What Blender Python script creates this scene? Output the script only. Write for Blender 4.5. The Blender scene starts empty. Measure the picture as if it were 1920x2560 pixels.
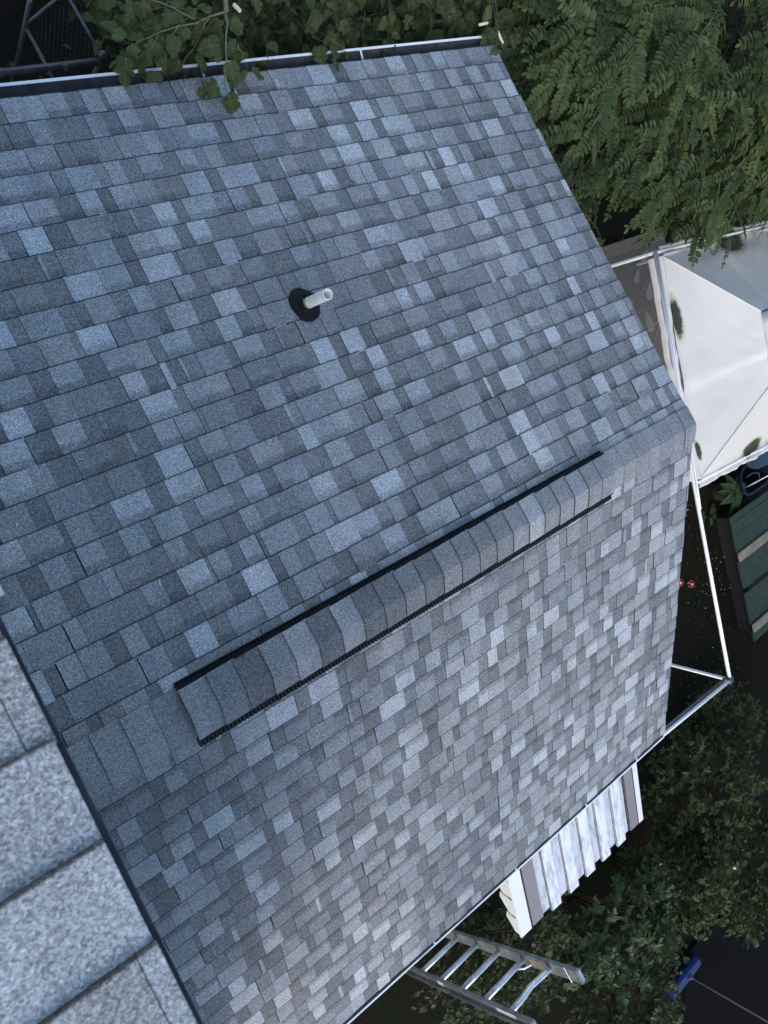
import bpy, math, random
import numpy as np
from mathutils import Matrix, Vector

random.seed(11)
rng = np.random.default_rng(11)
S = bpy.context.scene
COL = S.collection

# ------------------------------------------------------------------ camera, sky, sun, exposure
CAM_M = np.array([[0.7856, -0.3080, 0.5366], [-0.3914, -0.9191, 0.0455], [0.4792, -0.2457, -0.8426]])  # rows: right, down, forward
CAM_C = np.array([-4.5886, 1.4080, 3.2389])
CAM_F = 1783.17
cam_data = bpy.data.cameras.new('camera')
cam = bpy.data.objects.new('camera', cam_data)
COL.objects.link(cam)
mw = Matrix.Identity(4)
for i in range(3):
    mw[i][0], mw[i][1], mw[i][2], mw[i][3] = CAM_M[0][i], -CAM_M[1][i], -CAM_M[2][i], CAM_C[i]
cam.matrix_world = mw
cam_data.sensor_width = 36.0
cam_data.lens = 36.0 * CAM_F / 2560.0
cam_data.clip_start = 0.05
cam_data.clip_end = 400
cam_data.dof.use_dof = True
cam_data.dof.focus_distance = 4.6
cam_data.dof.aperture_fstop = 7.0
S.camera = cam

SUN_EL, SUN_AZ = math.radians(34), math.radians(219)
world = bpy.data.worlds.new('World')
S.world = world
world.use_nodes = True
wn = world.node_tree
bg = wn.nodes['Background']
sky = wn.nodes.new('ShaderNodeTexSky')
sky.sky_type = 'NISHITA'
sky.sun_disc = False
sky.sun_elevation = SUN_EL
sky.sun_rotation = SUN_AZ
sky.dust_density = 0.7
sky.air_density = 1.25
wn.links.new(sky.outputs[0], bg.inputs[0])
bg.inputs[1].default_value = 0.14

sun_data = bpy.data.lights.new('sun', 'SUN')
sun_data.energy = 1.0
sun_data.angle = math.radians(45)
sun_data.color = (1.0, 0.875, 0.74)
sun = bpy.data.objects.new('sun', sun_data)
COL.objects.link(sun)
sd = Vector((math.sin(SUN_AZ) * math.cos(SUN_EL), math.cos(SUN_AZ) * math.cos(SUN_EL), math.sin(SUN_EL)))
sun.rotation_euler = sd.to_track_quat('Z', 'Y').to_euler()
sun.location = (0, -6, 12)

S.view_settings.view_transform = 'Standard'
S.view_settings.look = 'None'
S.view_settings.gamma = 1
S.view_settings.use_curve_mapping = False
S.view_settings.exposure = 1.08
S.cycles.use_denoising = True
S.cycles.max_bounces = 6


# ------------------------------------------------------------------ helpers
def px(P):
    c = CAM_M @ (np.asarray(P, float) - CAM_C)
    return 960 + CAM_F * c[0] / c[2], 1280 + CAM_F * c[1] / c[2], c[2]


class MB:
    """collects verts and faces, then links them as one mesh object"""
    def __init__(s):
        s.v, s.f = [], []

    def add(s, v, f):
        n = len(s.v)
        s.v += [tuple(float(c) for c in p) for p in v]
        s.f += [tuple(n + i for i in q) for q in f]
        return s

    def box(s, c, size, R=None):
        hx, hy, hz = [a / 2 for a in size]
        v = [Vector((x, y, z)) for x in (-hx, hx) for y in (-hy, hy) for z in (-hz, hz)]
        if R is not None:
            v = [R @ p for p in v]
        v = [p + Vector(c) for p in v]
        return s.add(v, [(0, 1, 3, 2), (4, 6, 7, 5), (0, 4, 5, 1), (2, 3, 7, 6), (0, 2, 6, 4), (1, 5, 7, 3)])

    def bar(s, a, b, w, h, up=(0, 0, 1)):
        a, b = Vector(a), Vector(b)
        d = (b - a).normalized()
        x = d.cross(Vector(up)).normalized()
        z = x.cross(d).normalized()
        v = [p + x * sx * w / 2 + z * sz * h / 2 for p in (a, b) for sx, sz in ((-1, -1), (1, -1), (1, 1), (-1, 1))]
        return s.add(v, [(3, 2, 1, 0), (4, 5, 6, 7), (0, 1, 5, 4), (1, 2, 6, 5), (2, 3, 7, 6), (3, 0, 4, 7)])

    def tube(s, pts, r, n=8, cap=True):
        pts = [Vector(p) for p in pts]
        rr = r if isinstance(r, (list, tuple)) else [r] * len(pts)
        base = len(s.v)
        ref = Vector((0.13, 0.21, 0.97))
        for i, p in enumerate(pts):
            d = (pts[min(i + 1, len(pts) - 1)] - pts[max(i - 1, 0)]).normalized()
            if abs(d.dot(ref)) > 0.95:
                ref = Vector((0.97, 0.1, 0.2))
            x = d.cross(ref).normalized()
            y = d.cross(x)
            for k in range(n):
                t = 2 * math.pi * k / n
                s.v.append(tuple(p + (x * math.cos(t) + y * math.sin(t)) * rr[i]))
        for i in range(len(pts) - 1):
            for k in range(n):
                a, b = base + i * n + k, base + i * n + (k + 1) % n
                s.f.append((a, b, b + n, a + n))
        if cap:
            s.f.append(tuple(base + k for k in reversed(range(n))))
            e = base + (len(pts) - 1) * n
            s.f.append(tuple(e + k for k in range(n)))
        return s

    def strip(s, rows, closed=False):
        """rows: list of equally long point lists -> grid"""
        m = len(rows[0])
        b = len(s.v)
        for r in rows:
            s.v += [tuple(float(c) for c in p) for p in r]
        for i in range(len(rows) - 1):
            for j in range(m if closed else m - 1):
                k = (j + 1) % m
                s.f.append((b + i * m + j, b + i * m + k, b + (i + 1) * m + k, b + (i + 1) * m + j))
        return s

    def lathe(s, c, prof, n=24, axis=None):
        rows = []
        R = Vector((0, 0, 1)).rotation_difference(Vector(axis)).to_matrix() if axis is not None else Matrix.Identity(3)
        for r, z in prof:
            rows.append([Vector(c) + R @ Vector((r * math.cos(2 * math.pi * k / n), r * math.sin(2 * math.pi * k / n), z)) for k in range(n)])
        return s.strip(rows, True)

    def mesh(s, name, m, smooth=False):
        me = bpy.data.meshes.new(name)
        me.from_pydata(s.v, [], s.f)
        if m is not None:
            me.materials.append(m)
        if smooth:
            me.polygons.foreach_set('use_smooth', [True] * len(me.polygons))
        me.update()
        return me

    def build(s, name, m, parent=None, smooth=False, bevel=0, **tags):
        return link(name, s.mesh(name, m, smooth), parent, bevel=bevel, **tags)


def inv_of(parent):
    return Matrix.Translation(parent.location).inverted() if parent.type == 'EMPTY' else Matrix.Identity(4)


def link(name, me, parent=None, mat=None, bevel=0, **tags):
    o = bpy.data.objects.new(name, me)
    COL.objects.link(o)
    if parent is not None:
        o.parent = parent
        o.matrix_parent_inverse = inv_of(parent)
    if mat is not None:
        o.matrix_basis = mat
    if bevel:
        b = o.modifiers.new('bevel', 'BEVEL')
        b.width = bevel
        b.segments = 2
        b.limit_method = 'ANGLE'
    for k, v in tags.items():
        o[k] = v
    return o


def thing(name, label, cat, loc, group=None):
    o = bpy.data.objects.new(name, None)
    COL.objects.link(o)
    o.location = loc
    o.empty_display_size = 0.1
    o['label'], o['category'] = label, cat
    if group:
        o['group'] = group
    return o


# ------------------------------------------------------------------ materials
class NT:
    def __init__(s, name):
        s.m = bpy.data.materials.new(name)
        s.m.use_nodes = True
        s.t = s.m.node_tree
        s.b = s.t.nodes['Principled BSDF']
        s.out = s.t.nodes['Material Output']

    def n(s, kind, **kw):
        nd = s.t.nodes.new('ShaderNode' + kind)
        for k, v in kw.items():
            setattr(nd, k, v)
        return nd

    def put(s, sock, v):
        if hasattr(v, 'is_linked') or hasattr(v, 'links'):
            s.t.links.new(v, sock)
        else:
            sock.default_value = v

    def math(s, op, a, b=0.0, c=None, clamp=False):
        nd = s.n('Math', operation=op, use_clamp=clamp)
        s.put(nd.inputs[0], a)
        s.put(nd.inputs[1], b)
        if c is not None:
            s.put(nd.inputs[2], c)
        return nd.outputs[0]

    def mix(s, f, a, b, blend='MIX'):
        nd = s.n('Mix', data_type='RGBA', blend_type=blend)
        s.put(nd.inputs[0], f)
        s.put(nd.inputs[6], a)
        s.put(nd.inputs[7], b)
        return nd.outputs[2]

    def pos(s):
        return s.n('NewGeometry').outputs['Position']

    def noise(s, scale, detail=3, rough=0.55, vec=None, out=0):
        nd = s.n('TexNoise')
        s.t.links.new(vec if vec is not None else s.pos(), nd.inputs['Vector'])
        nd.inputs['Scale'].default_value = scale
        nd.inputs['Detail'].default_value = detail
        nd.inputs['Roughness'].default_value = rough
        return nd.outputs[out]

    def ramp(s, f, stops, interp='LINEAR'):
        nd = s.n('ValToRGB')
        s.put(nd.inputs[0], f)
        cr = nd.color_ramp
        cr.interpolation = interp
        while len(cr.elements) < len(stops):
            cr.elements.new(0.5)
        for e, (p, c) in zip(cr.elements, stops):
            e.position = p
            e.color = (c, c, c, 1) if not isinstance(c, tuple) else (*c, 1)
        return nd.outputs[0]

    def maprange(s, v, a, b, c=0.0, d=1.0):
        nd = s.n('MapRange')
        s.put(nd.inputs[0], v)
        for i, x in enumerate((a, b, c, d)):
            nd.inputs[i + 1].default_value = x
        return nd.outputs[0]

    def bump(s, h, strength, dist=0.002):
        nd = s.n('Bump')
        nd.inputs['Strength'].default_value = strength
        nd.inputs['Distance'].default_value = dist
        s.t.links.new(h, nd.inputs['Height'])
        s.t.links.new(nd.outputs[0], s.b.inputs['Normal'])


def plain(name, col, rough=0.6, metal=0.0, var=0.12, scale=14, spec=0.3, dirt=0.0, bump=0.0):
    t = NT(name)
    f = t.noise(scale, 4)
    c = t.mix(t.maprange(f, 0.3, 0.7), tuple(x * (1 - var) for x in col) + (1,), tuple(min(1, x * (1 + var)) for x in col) + (1,))
    if dirt:
        d = t.maprange(t.noise(scale * 0.37, 6, 0.7), 0.52, 0.72)
        c = t.mix(t.math('MULTIPLY', d, dirt), c, (0.09, 0.085, 0.075, 1))
    t.put(t.b.inputs['Base Color'], c)
    t.b.inputs['Roughness'].default_value = rough
    t.b.inputs['Metallic'].default_value = metal
    t.b.inputs['Specular IOR Level'].default_value = spec
    if bump:
        t.bump(t.noise(scale * 6, 3), bump)
    return t.m


def shingle_material(name, gain=1.0, warm=0.0, coarse=False):
    t = NT(name)
    at = t.n('Attribute', attribute_name='tint')
    sep = t.n('SeparateColor')
    t.t.links.new(at.outputs['Color'], sep.inputs[0])
    tone, band, hue, width = sep.outputs[0], sep.outputs[1], sep.outputs[2], at.outputs['Alpha']
    uv = t.n('Attribute', attribute_name='UVMap')
    suv = t.n('SeparateXYZ')
    t.t.links.new(uv.outputs['Vector'], suv.inputs[0])
    u, v = suv.outputs[0], suv.outputs[1]
    pos = t.pos()
    vor = t.n('TexVoronoi', feature='F1')
    vor.inputs['Scale'].default_value = 340 if coarse else 250
    t.t.links.new(pos, vor.inputs['Vector'])
    vs = t.n('SeparateColor')
    t.t.links.new(vor.outputs['Color'], vs.inputs[0])
    big = t.noise(150 if coarse else 105, 2, 0.6, pos)
    g = t.math('ADD', t.math('ADD', 0.10, t.math('MULTIPLY', vs.outputs[0], 0.46)), t.math('MULTIPLY', t.maprange(big, 0.25, 0.75), 0.36))
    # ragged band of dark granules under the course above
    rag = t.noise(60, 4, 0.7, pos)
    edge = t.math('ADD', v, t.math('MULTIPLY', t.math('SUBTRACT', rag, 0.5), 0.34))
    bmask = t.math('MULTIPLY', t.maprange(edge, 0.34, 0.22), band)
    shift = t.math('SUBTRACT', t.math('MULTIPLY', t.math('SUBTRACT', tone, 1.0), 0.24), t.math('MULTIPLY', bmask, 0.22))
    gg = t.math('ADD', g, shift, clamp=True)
    if coarse:
        val = t.ramp(gg, [(0.0, 0.06), (0.24, 0.13), (0.42, 0.22), (0.60, 0.33), (0.80, 0.48), (1.0, 0.68)])
    else:
        val = t.ramp(gg, [(0.0, 0.058), (0.22, 0.095), (0.45, 0.165), (0.66, 0.245), (0.84, 0.34), (1.0, 0.46)])
    patch = t.maprange(t.noise(2.3, 5, 0.6, pos), 0.3, 0.7, 0.88, 1.10)
    mp = t.n('Mapping')
    t.t.links.new(pos, mp.inputs[0])
    mp.inputs['Scale'].default_value = (5.0, 0.7, 0.7)
    streak = t.maprange(t.noise(1.0, 5, 0.62, mp.outputs[0]), 0.32, 0.70, 0.87, 1.09)
    patch = t.math('MULTIPLY', patch, streak)
    f = t.math('MULTIPLY', t.math('MULTIPLY', patch, gain), t.math('ADD', 0.74, t.math('MULTIPLY', tone, 0.26)))
    # raw cut edges: bare asphalt along the butt and the sides of a tab
    eb = t.maprange(v, 0.945, 0.975)
    du = t.math('MULTIPLY', t.math('MINIMUM', u, t.math('SUBTRACT', 1.0, u)), width)
    es = t.maprange(du, 0.0018, 0.0004)
    cut = t.math('MULTIPLY', t.math('MAXIMUM', eb, t.math('MULTIPLY', es, 0.30)), 0.82)
    f = t.math('MULTIPLY', f, t.math('SUBTRACT', 1.0, cut))
    hued = t.mix(hue, (0.915 + warm, 1.00, 1.095 - warm, 1), (0.975 + warm, 0.995, 1.035 - warm, 1))
    c = t.mix(1.0, val, hued, 'MULTIPLY')
    sc = t.n('VectorMath', operation='SCALE')
    t.t.links.new(c, sc.inputs[0])
    t.t.links.new(f, sc.inputs[3])
    t.t.links.new(sc.outputs[0], t.b.inputs['Base Color'])
    t.b.inputs['Roughness'].default_value = 0.9
    t.b.inputs['Specular IOR Level'].default_value = 0.15
    t.bump(t.math('ADD', vor.outputs['Distance'], t.math('MULTIPLY', big, 0.4)), 0.35, 0.0025)
    return t.m


def leaf_material(name, ca, cb, rough=0.5, trans=0.22, clump=0.0):
    t = NT(name)
    r1 = t.n('NewGeometry').outputs['Random Per Island']
    r2 = t.n('ObjectInfo').outputs['Random']
    f = t.math('FRACT', t.math('ADD', r1, t.math('MULTIPLY', r2, 3.7)))
    c = t.mix(f, (*ca, 1), (*cb, 1))
    c = t.mix(t.maprange(t.noise(9, 3), 0.35, 0.7), c, tuple(x * 0.72 for x in ca) + (1,))
    if clump:
        c = t.mix(t.math('MULTIPLY', t.maprange(t.noise(2.6, 2), 0.42, 0.62), clump), c, tuple(x * y for x, y in zip(ca, (0.62, 0.72, 0.85))) + (1,))
    yl = t.maprange(f, 0.975, 0.985)
    c = t.mix(t.math('MULTIPLY', yl, 0.5), c, (0.13, 0.125, 0.03, 1))
    t.put(t.b.inputs['Base Color'], c)
    t.b.inputs['Roughness'].default_value = rough
    t.b.inputs['Specular IOR Level'].default_value = 0.16
    tr = t.n('BsdfTranslucent')
    t.t.links.new(c, tr.inputs[0])
    mx = t.n('MixShader')
    mx.inputs[0].default_value = trans
    t.t.links.new(t.b.outputs[0], mx.inputs[1])
    t.t.links.new(tr.outputs[0], mx.inputs[2])
    t.t.links.new(mx.outputs[0], t.out.inputs[0])
    return t.m


M = {}
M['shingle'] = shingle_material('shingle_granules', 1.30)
M['near'] = shingle_material('close_shingle_granules', 1.0, 0.05, True)
M['cap'] = shingle_material('cap_granules', 1.34, 0.006)
M['deck'] = plain('roof_felt', (0.022, 0.022, 0.025), 0.9, spec=0.12)
M['siding'] = plain('wall_siding', (0.34, 0.32, 0.28), 0.6, dirt=0.3)
M['white_paint'] = plain('white_paint', (0.76, 0.77, 0.78), 0.42, var=0.05, dirt=0.15, scale=9)
M['white_metal'] = plain('white_gutter_metal', (0.80, 0.82, 0.84), 0.35, var=0.04, dirt=0.10, scale=16)
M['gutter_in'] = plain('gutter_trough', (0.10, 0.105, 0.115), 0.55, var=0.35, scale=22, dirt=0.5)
M['dark_metal'] = plain('dark_drip_edge', (0.035, 0.037, 0.048), 0.45, spec=0.12)
M['black_plastic'] = plain('black_plastic', (0.014, 0.015, 0.019), 0.45, spec=0.12)
M['black_rubber'] = plain('black_rubber', (0.010, 0.011, 0.015), 0.6, spec=0.12, bump=0.3, scale=18)
M['pvc'] = plain('weathered_pvc', (0.82, 0.82, 0.80), 0.4, var=0.08, scale=28, dirt=0.14)
M['rust'] = plain('pipe_stain', (0.36, 0.25, 0.16), 0.7, var=0.4, scale=60)
M['pvc_in'] = plain('pipe_bore', (0.55, 0.57, 0.60), 0.5)
M['alu'] = plain('aluminium', (0.66, 0.68, 0.71), 0.34, 0.55, var=0.22, scale=30, dirt=0.25)
M['alu_dull'] = plain('dull_aluminium', (0.30, 0.31, 0.33), 0.5, 0.7, var=0.3, scale=12, dirt=0.4)
M['awning_white'] = plain('chalky_white_metal', (0.74, 0.76, 0.80), 0.5, var=0.05, scale=6)
M['awning_taupe'] = plain('taupe_metal', (0.235, 0.215, 0.225), 0.5, var=0.06, scale=7)
M['rust_seam'] = plain('rusty_seam', (0.17, 0.14, 0.13), 0.8, var=0.8, scale=45, dirt=0.9)
M['steel_pipe'] = plain('galvanised_pipe', (0.10, 0.105, 0.12), 0.45, 0.5, var=0.3, scale=20, dirt=0.35)
M['canopy_pipe'] = plain('white_canopy_pipe', (0.80, 0.81, 0.82), 0.35, var=0.04, scale=8, dirt=0.06)
M['bark'] = plain('bark', (0.055, 0.045, 0.036), 0.9, spec=0.12, var=0.4, scale=30)
M['twig'] = plain('pale_twig', (0.17, 0.155, 0.10), 0.8, var=0.25, scale=40)
M['twig_red'] = plain('brown_twig', (0.075, 0.052, 0.035), 0.8, var=0.25, scale=40)
M['cut_wood'] = plain('fresh_cut_wood', (0.72, 0.66, 0.52), 0.7, var=0.15, scale=80)
M['green_paint'] = plain('dark_green_paint', (0.032, 0.051, 0.039), 0.5, spec=0.12, var=0.2, scale=9, dirt=0.3)
M['cream_paint'] = plain('worn_cream_board', (0.24, 0.225, 0.165), 0.6, var=0.25, scale=10, dirt=0.5)
M['blue_plastic'] = plain('blue_plastic', (0.006, 0.022, 0.12), 0.45, var=0.15)
M['blue_lid'] = plain('light_blue_lid', (0.010, 0.038, 0.072), 0.4)
M['navy_plastic'] = plain('navy_plastic', (0.010, 0.013, 0.026), 0.4, spec=0.12)
M['grey_pole'] = plain('grey_pole', (0.045, 0.045, 0.05), 0.5)
M['red_plastic'] = plain('red_plastic', (0.22, 0.012, 0.025), 0.4)
M['terracotta'] = plain('dark_plant_pot', (0.028, 0.026, 0.024), 0.7)
M['asphalt'] = plain('asphalt', (0.007, 0.007, 0.009), 0.9, spec=0.02, var=0.15, scale=60, bump=0.3)
M['concrete'] = plain('concrete_slab', (0.06, 0.06, 0.065), 0.85, var=0.2, scale=6)
M['petal_pink'] = plain('pink_petal', (0.33, 0.12, 0.18), 0.6)
M['petal_white'] = plain('white_petal', (0.72, 0.72, 0.64), 0.6)
M['vein'] = plain('leaf_vein', (0.15, 0.165, 0.085), 0.6)
M['locust'] = leaf_material('locust_leaflet', (0.064, 0.094, 0.036), (0.118, 0.150, 0.056), 0.55, 0.14, clump=0.8)
M['mulberry'] = leaf_material('mulberry_leaf', (0.078, 0.104, 0.038), (0.118, 0.138, 0.052), 0.42)
M['vine'] = leaf_material('vine_leaf', (0.060, 0.080, 0.032), (0.096, 0.112, 0.044), 0.45)
M['maple'] = leaf_material('maple_leaf', (0.052, 0.084, 0.036), (0.085, 0.118, 0.052), 0.5)
M['maple_dark'] = leaf_material('dark_maple_leaf', (0.012, 0.020, 0.012), (0.022, 0.033, 0.018), 0.5, 0.1)
M['shrub'] = leaf_material('shrub_leaf', (0.036, 0.056, 0.022), (0.092, 0.108, 0.040), 0.5)
M['hosta'] = leaf_material('pot_plant_leaf', (0.045, 0.085, 0.035), (0.06, 0.11, 0.045), 0.45)

# ground: dark soil with patches of moss and dead leaves
t = NT('dark_soil')
c = t.mix(t.maprange(t.noise(1.3, 5), 0.4, 0.62), (0.013, 0.010, 0.008, 1), (0.009, 0.012, 0.006, 1))
c = t.mix(t.maprange(t.noise(24, 5, 0.7), 0.5, 0.75), c, (0.024, 0.019, 0.014, 1))
t.put(t.b.inputs['Base Color'], c)
t.b.inputs['Roughness'].default_value = 0.95
t.b.inputs['Specular IOR Level'].default_value = 0.05
t.bump(t.noise(40, 5), 0.7, 0.02)
M['soil'] = t.m

# canopy cloth with mould patches where water pooled
MOULD = [((2.135, 0.50, -1.47), 0.105, (0.46, 1.9, 1)), ((2.03, -0.92, -1.47), 0.06, (0.45, 1.6, 1)), ((3.00, -1.25, -1.46), 0.15, (1.1, 0.75, 1)), ((3.35, 1.05, -1.46), 0.17, (1.4, 0.8, 1)), ((3.65, -1.22, -1.46), 0.14, (1.3, 0.9, 1))]
t = NT('white_canopy_cloth')
pos = t.pos()
base = t.mix(t.maprange(t.noise(3, 4, vec=pos), 0.3, 0.7), (0.72, 0.695, 0.655, 1), (0.78, 0.755, 0.715, 1))
tot = None
for c0, r0, sc0 in MOULD:
    sub = t.n('VectorMath', operation='SUBTRACT')
    t.t.links.new(pos, sub.inputs[0])
    sub.inputs[1].default_value = c0
    dv = t.n('VectorMath', operation='DIVIDE')
    t.t.links.new(sub.outputs[0], dv.inputs[0])
    dv.inputs[1].default_value = sc0
    ln = t.n('VectorMath', operation='LENGTH')
    t.t.links.new(dv.outputs[0], ln.inputs[0])
    d = t.math('ADD', t.math('DIVIDE', ln.outputs['Value'], r0), t.math('MULTIPLY', t.math('SUBTRACT', t.noise(26, 5, 0.7, pos), 0.5), 0.9))
    tot = d if tot is None else t.math('MINIMUM', tot, d)
base = t.mix(t.maprange(tot, 1.45, 1.0), base, (0.50, 0.49, 0.33, 1))
base = t.mix(t.maprange(tot, 1.1, 0.85), base, (0.040, 0.042, 0.030, 1))
t.put(t.b.inputs['Base Color'], base)
t.b.inputs['Roughness'].default_value = 0.55
tr = t.n('BsdfTranslucent')
t.t.links.new(base, tr.inputs[0])
mx = t.n('MixShader')
mx.inputs[0].default_value = 0.15
t.t.links.new(t.b.outputs[0], mx.inputs[1])
t.t.links.new(tr.outputs[0], mx.inputs[2])
t.t.links.new(mx.outputs[0], t.out.inputs[0])
t.bump(t.noise(9, 5, 0.6, pos), 0.18, 0.02)
M['cloth'] = t.m

# chalky, mildewed awning metal: streaks run down the slope
t = NT('streaked_awning_metal')
mp = t.n('Mapping')
t.t.links.new(t.pos(), mp.inputs[0])
mp.inputs['Scale'].default_value = (9, 2.2, 2.2)
s1 = t.maprange(t.noise(1.6, 7, 0.72, mp.outputs[0]), 0.47, 0.66)
c = t.mix(t.math('MULTIPLY', s1, 0.8), (0.76, 0.78, 0.82, 1), (0.26, 0.28, 0.36, 1))
t.put(t.b.inputs['Base Color'], c)
t.b.inputs['Roughness'].default_value = 0.55
M['awning_streak'] = t.m
t2 = t.m.copy()  # darker copy for the recessed flats: shade beside the raised pans put into the colour
t2.name = 'shaded_streaked_awning_metal'
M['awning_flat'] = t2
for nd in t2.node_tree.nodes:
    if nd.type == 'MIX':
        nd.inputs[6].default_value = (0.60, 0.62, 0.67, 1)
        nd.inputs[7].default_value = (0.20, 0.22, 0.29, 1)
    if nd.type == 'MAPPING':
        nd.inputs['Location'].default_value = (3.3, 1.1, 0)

# rug: flat printed twig and leaf pattern
t = NT('printed_outdoor_rug')
pos = t.pos()
c = t.mix(t.maprange(t.noise(30, 4, vec=pos), 0.3, 0.7), (0.115, 0.100, 0.092, 1), (0.150, 0.132, 0.120, 1))
t.put(t.b.inputs['Base Color'], c)
t.b.inputs['Roughness'].default_value = 0.9
M['rug'] = t.m
M['rug_print'] = plain('rug_print', (0.235, 0.215, 0.20), 0.9)
M['rug_edge'] = plain('rug_border', (0.20, 0.165, 0.14), 0.9, var=0.3, scale=30)

# ------------------------------------------------------------------ setting: ground, driveway, slab
mb = MB()
N = 24
xs = np.concatenate([[-200, -60], np.linspace(-20, 20, N), [60, 200]])
rows = [[(x, y, -3.6 + (0.015 * math.sin(x * 3.1 + y * 1.7) if abs(x) < 19 and abs(y) < 19 else 0)) for x in xs] for y in xs]
mb.strip(rows).build('ground', M['soil'], kind='structure')
mb = MB()
poly = [(2.05, -9.55), (6.5, -9.9), (7.5, -17), (-0.5, -17), (1.55, -10.6)]
mb.add([(x, y, -3.56) for x, y in poly] + [(x, y, -3.7) for x, y in poly], [(0, 1, 2, 3, 4)] + [(i, (i + 1) % 5, (i + 1) % 5 + 5, i + 5) for i in range(5)])
mb.build('driveway', M['asphalt'], kind='structure')
MB().box((-1.2, -3.75, -3.52), (2.4, 1.6, 0.16)).build('doorstep', M['concrete'], kind='structure', bevel=0.01)

# ------------------------------------------------------------------ garage
TB, TF = 0.3140, 0.3164
SB, SF, EXP = 0.2180, 0.2333, 0.143
XL = -4.93
garage = thing('garage', 'low garage with a grey shingled gable roof and a ridge vent', 'garage', (-2.45, 0, -3.6))


def on_slope(side, x, s, h):
    th = TB if side > 0 else TF
    h = h + 0.0025 * math.sin(1.7 * x + side) * math.sin(2.1 * s + 0.6)
    return (x, side * (s * math.cos(th) + h * math.sin(th)), -s * math.sin(th) + h * math.cos(th))


mb = MB()
deck_h = -0.026
prof = [on_slope(1, 0, 3.20, deck_h), on_slope(1, 0, 0.0, deck_h), on_slope(-1, 0, 3.21, deck_h)]
low = [(p[0], p[1], p[2] - 0.07) for p in prof]
ring = prof + low[::-1]
v = [(x, p[1], p[2]) for x in (XL, -0.012) for p in ring]
mb.add(v, [(0, 1, 7, 6), (1, 2, 8, 7), (2, 3, 9, 8), (3, 4, 10, 9), (4, 5, 11, 10), (5, 0, 6, 11), (0, 5, 4, 1), (1, 4, 3, 2), (6, 7, 10, 11), (7, 8, 9, 10)])
roof = mb.build('roof', M['deck'], garage)
mb = MB()
gy, gz = 2.74, -0.965
v = [(x, y, z) for x in (XL + 0.02, -0.30) for y, z in ((-gy, -3.6), (gy, -3.6), (gy, gz), (0, -0.11), (-gy, gz))]
mb.add(v, [(4, 3, 2, 1, 0), (5, 6, 7, 8, 9), (0, 1, 6, 5), (1, 2, 7, 6), (2, 3, 8, 7), (3, 4, 9, 8), (4, 0, 5, 9)])
mb.build('wall', M['siding'], garage)
# rake boards at the free gable end, fascia boards, soffits
for side in (1, -1):
    a, b = on_slope(side, -0.024, 0.0, -0.10), on_slope(side, -0.024, 3.15, -0.10)
    MB().bar(a, b, 0.022, 0.14).build('rake_board', M['dark_metal'], garage)
    y = side * 3.015
    MB().bar((XL, y, -1.075), (-0.03, y, -1.075), 0.02, 0.14).build('fascia', M['white_paint'], garage)
    MB().bar((XL, side * 2.87, -1.14), (-0.03, side * 2.87, -1.14), 0.28, 0.012).build('soffit', M['white_paint'], garage)


# ---- shingles: every laminated tab is one piece
def tab_geometry(place, x0, x1, s0, s1, h0, h1, base):
    """sloped slab: upper edge h0, butt edge h1"""
    v = [place(x0, s0, base), place(x1, s0, base), place(x1, s1, base), place(x0, s1, base),
         place(x0, s0, h0), place(x1, s0, h0), place(x1, s1, h1), place(x0, s1, h1)]
    f = [(4, 5, 6, 7), (0, 4, 7, 3), (1, 2, 6, 5), (3, 7, 6, 2)]
    uv = [(0, 0), (1, 0), (1, 1), (0, 1)] + [(0, 1)] * 12
    return v, f, uv


def shingle_mesh(name, pieces, m):
    """pieces: list of (verts, faces, uvs, tint) -> mesh with the tint and UVMap attributes"""
    V, F, U, T = [], [], [], []
    for v, f, uv, tint in pieces:
        n = len(V)
        V += v
        F += [tuple(n + i for i in q) for q in f]
        U += uv
        T += [tint] * sum(len(q) for q in f)
    me = bpy.data.meshes.new(name)
    me.from_pydata(V, [], F)
    me.materials.append(m)
    ul = me.uv_layers.new(name='UVMap')
    ul.data.foreach_set('uv', np.array(U, dtype=np.float32).ravel())
    ca = me.color_attributes.new('tint', 'FLOAT_COLOR', 'CORNER')
    ca.data.foreach_set('color', np.array(T, dtype=np.float32).ravel())
    me.update()
    return me


def tab_row(x_from, x_to, light=1.0):
    """widths, tones and bands of the tabs along one course"""
    out = []
    x = x_from - random.random() * 0.3
    nxt = x + random.uniform(0.3, 0.9)
    raised = random.random() < 0.5
    while x < x_to:
        sliver = random.random() < 0.06
        if sliver:
            w = random.uniform(0.016, 0.038)
        elif raised:
            w = random.choice([random.uniform(0.085, 0.125), random.uniform(0.11, 0.165), random.uniform(0.14, 0.19)])
        else:
            w = random.choice([random.uniform(0.055, 0.09), random.uniform(0.08, 0.14)])
        gap = 0.0008
        if x > nxt:
            gap = random.uniform(0.003, 0.006)
            nxt = x + 0.95
        k = random.random()
        if raised:
            tone = random.uniform(1.6, 1.9) if k < 0.20 else random.uniform(1.22, 1.48) if k < 0.58 else random.uniform(0.92, 1.18)
            band = random.uniform(0.7, 1.0) if random.random() < 0.55 else 0.0
            top = random.uniform(0.0085, 0.0105) + (random.uniform(0.001, 0.004) if random.random() < 0.08 else 0)
        else:
            tone = random.uniform(0.50, 0.72) if k < 0.58 else random.uniform(0.72, 0.95) if k < 0.93 else random.uniform(1.2, 1.5)
            band = random.uniform(0.5, 0.9) if random.random() < 0.35 else 0.0
            top = random.uniform(0.0062, 0.0074)
        a, b = max(x + gap, x_from), min(x + w, x_to)
        if b - a > 0.008:
            out.append((a, b, tone * light, band, random.random(), top))
        x += w
        if random.random() < 0.88:
            raised = not raised
    return out


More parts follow.
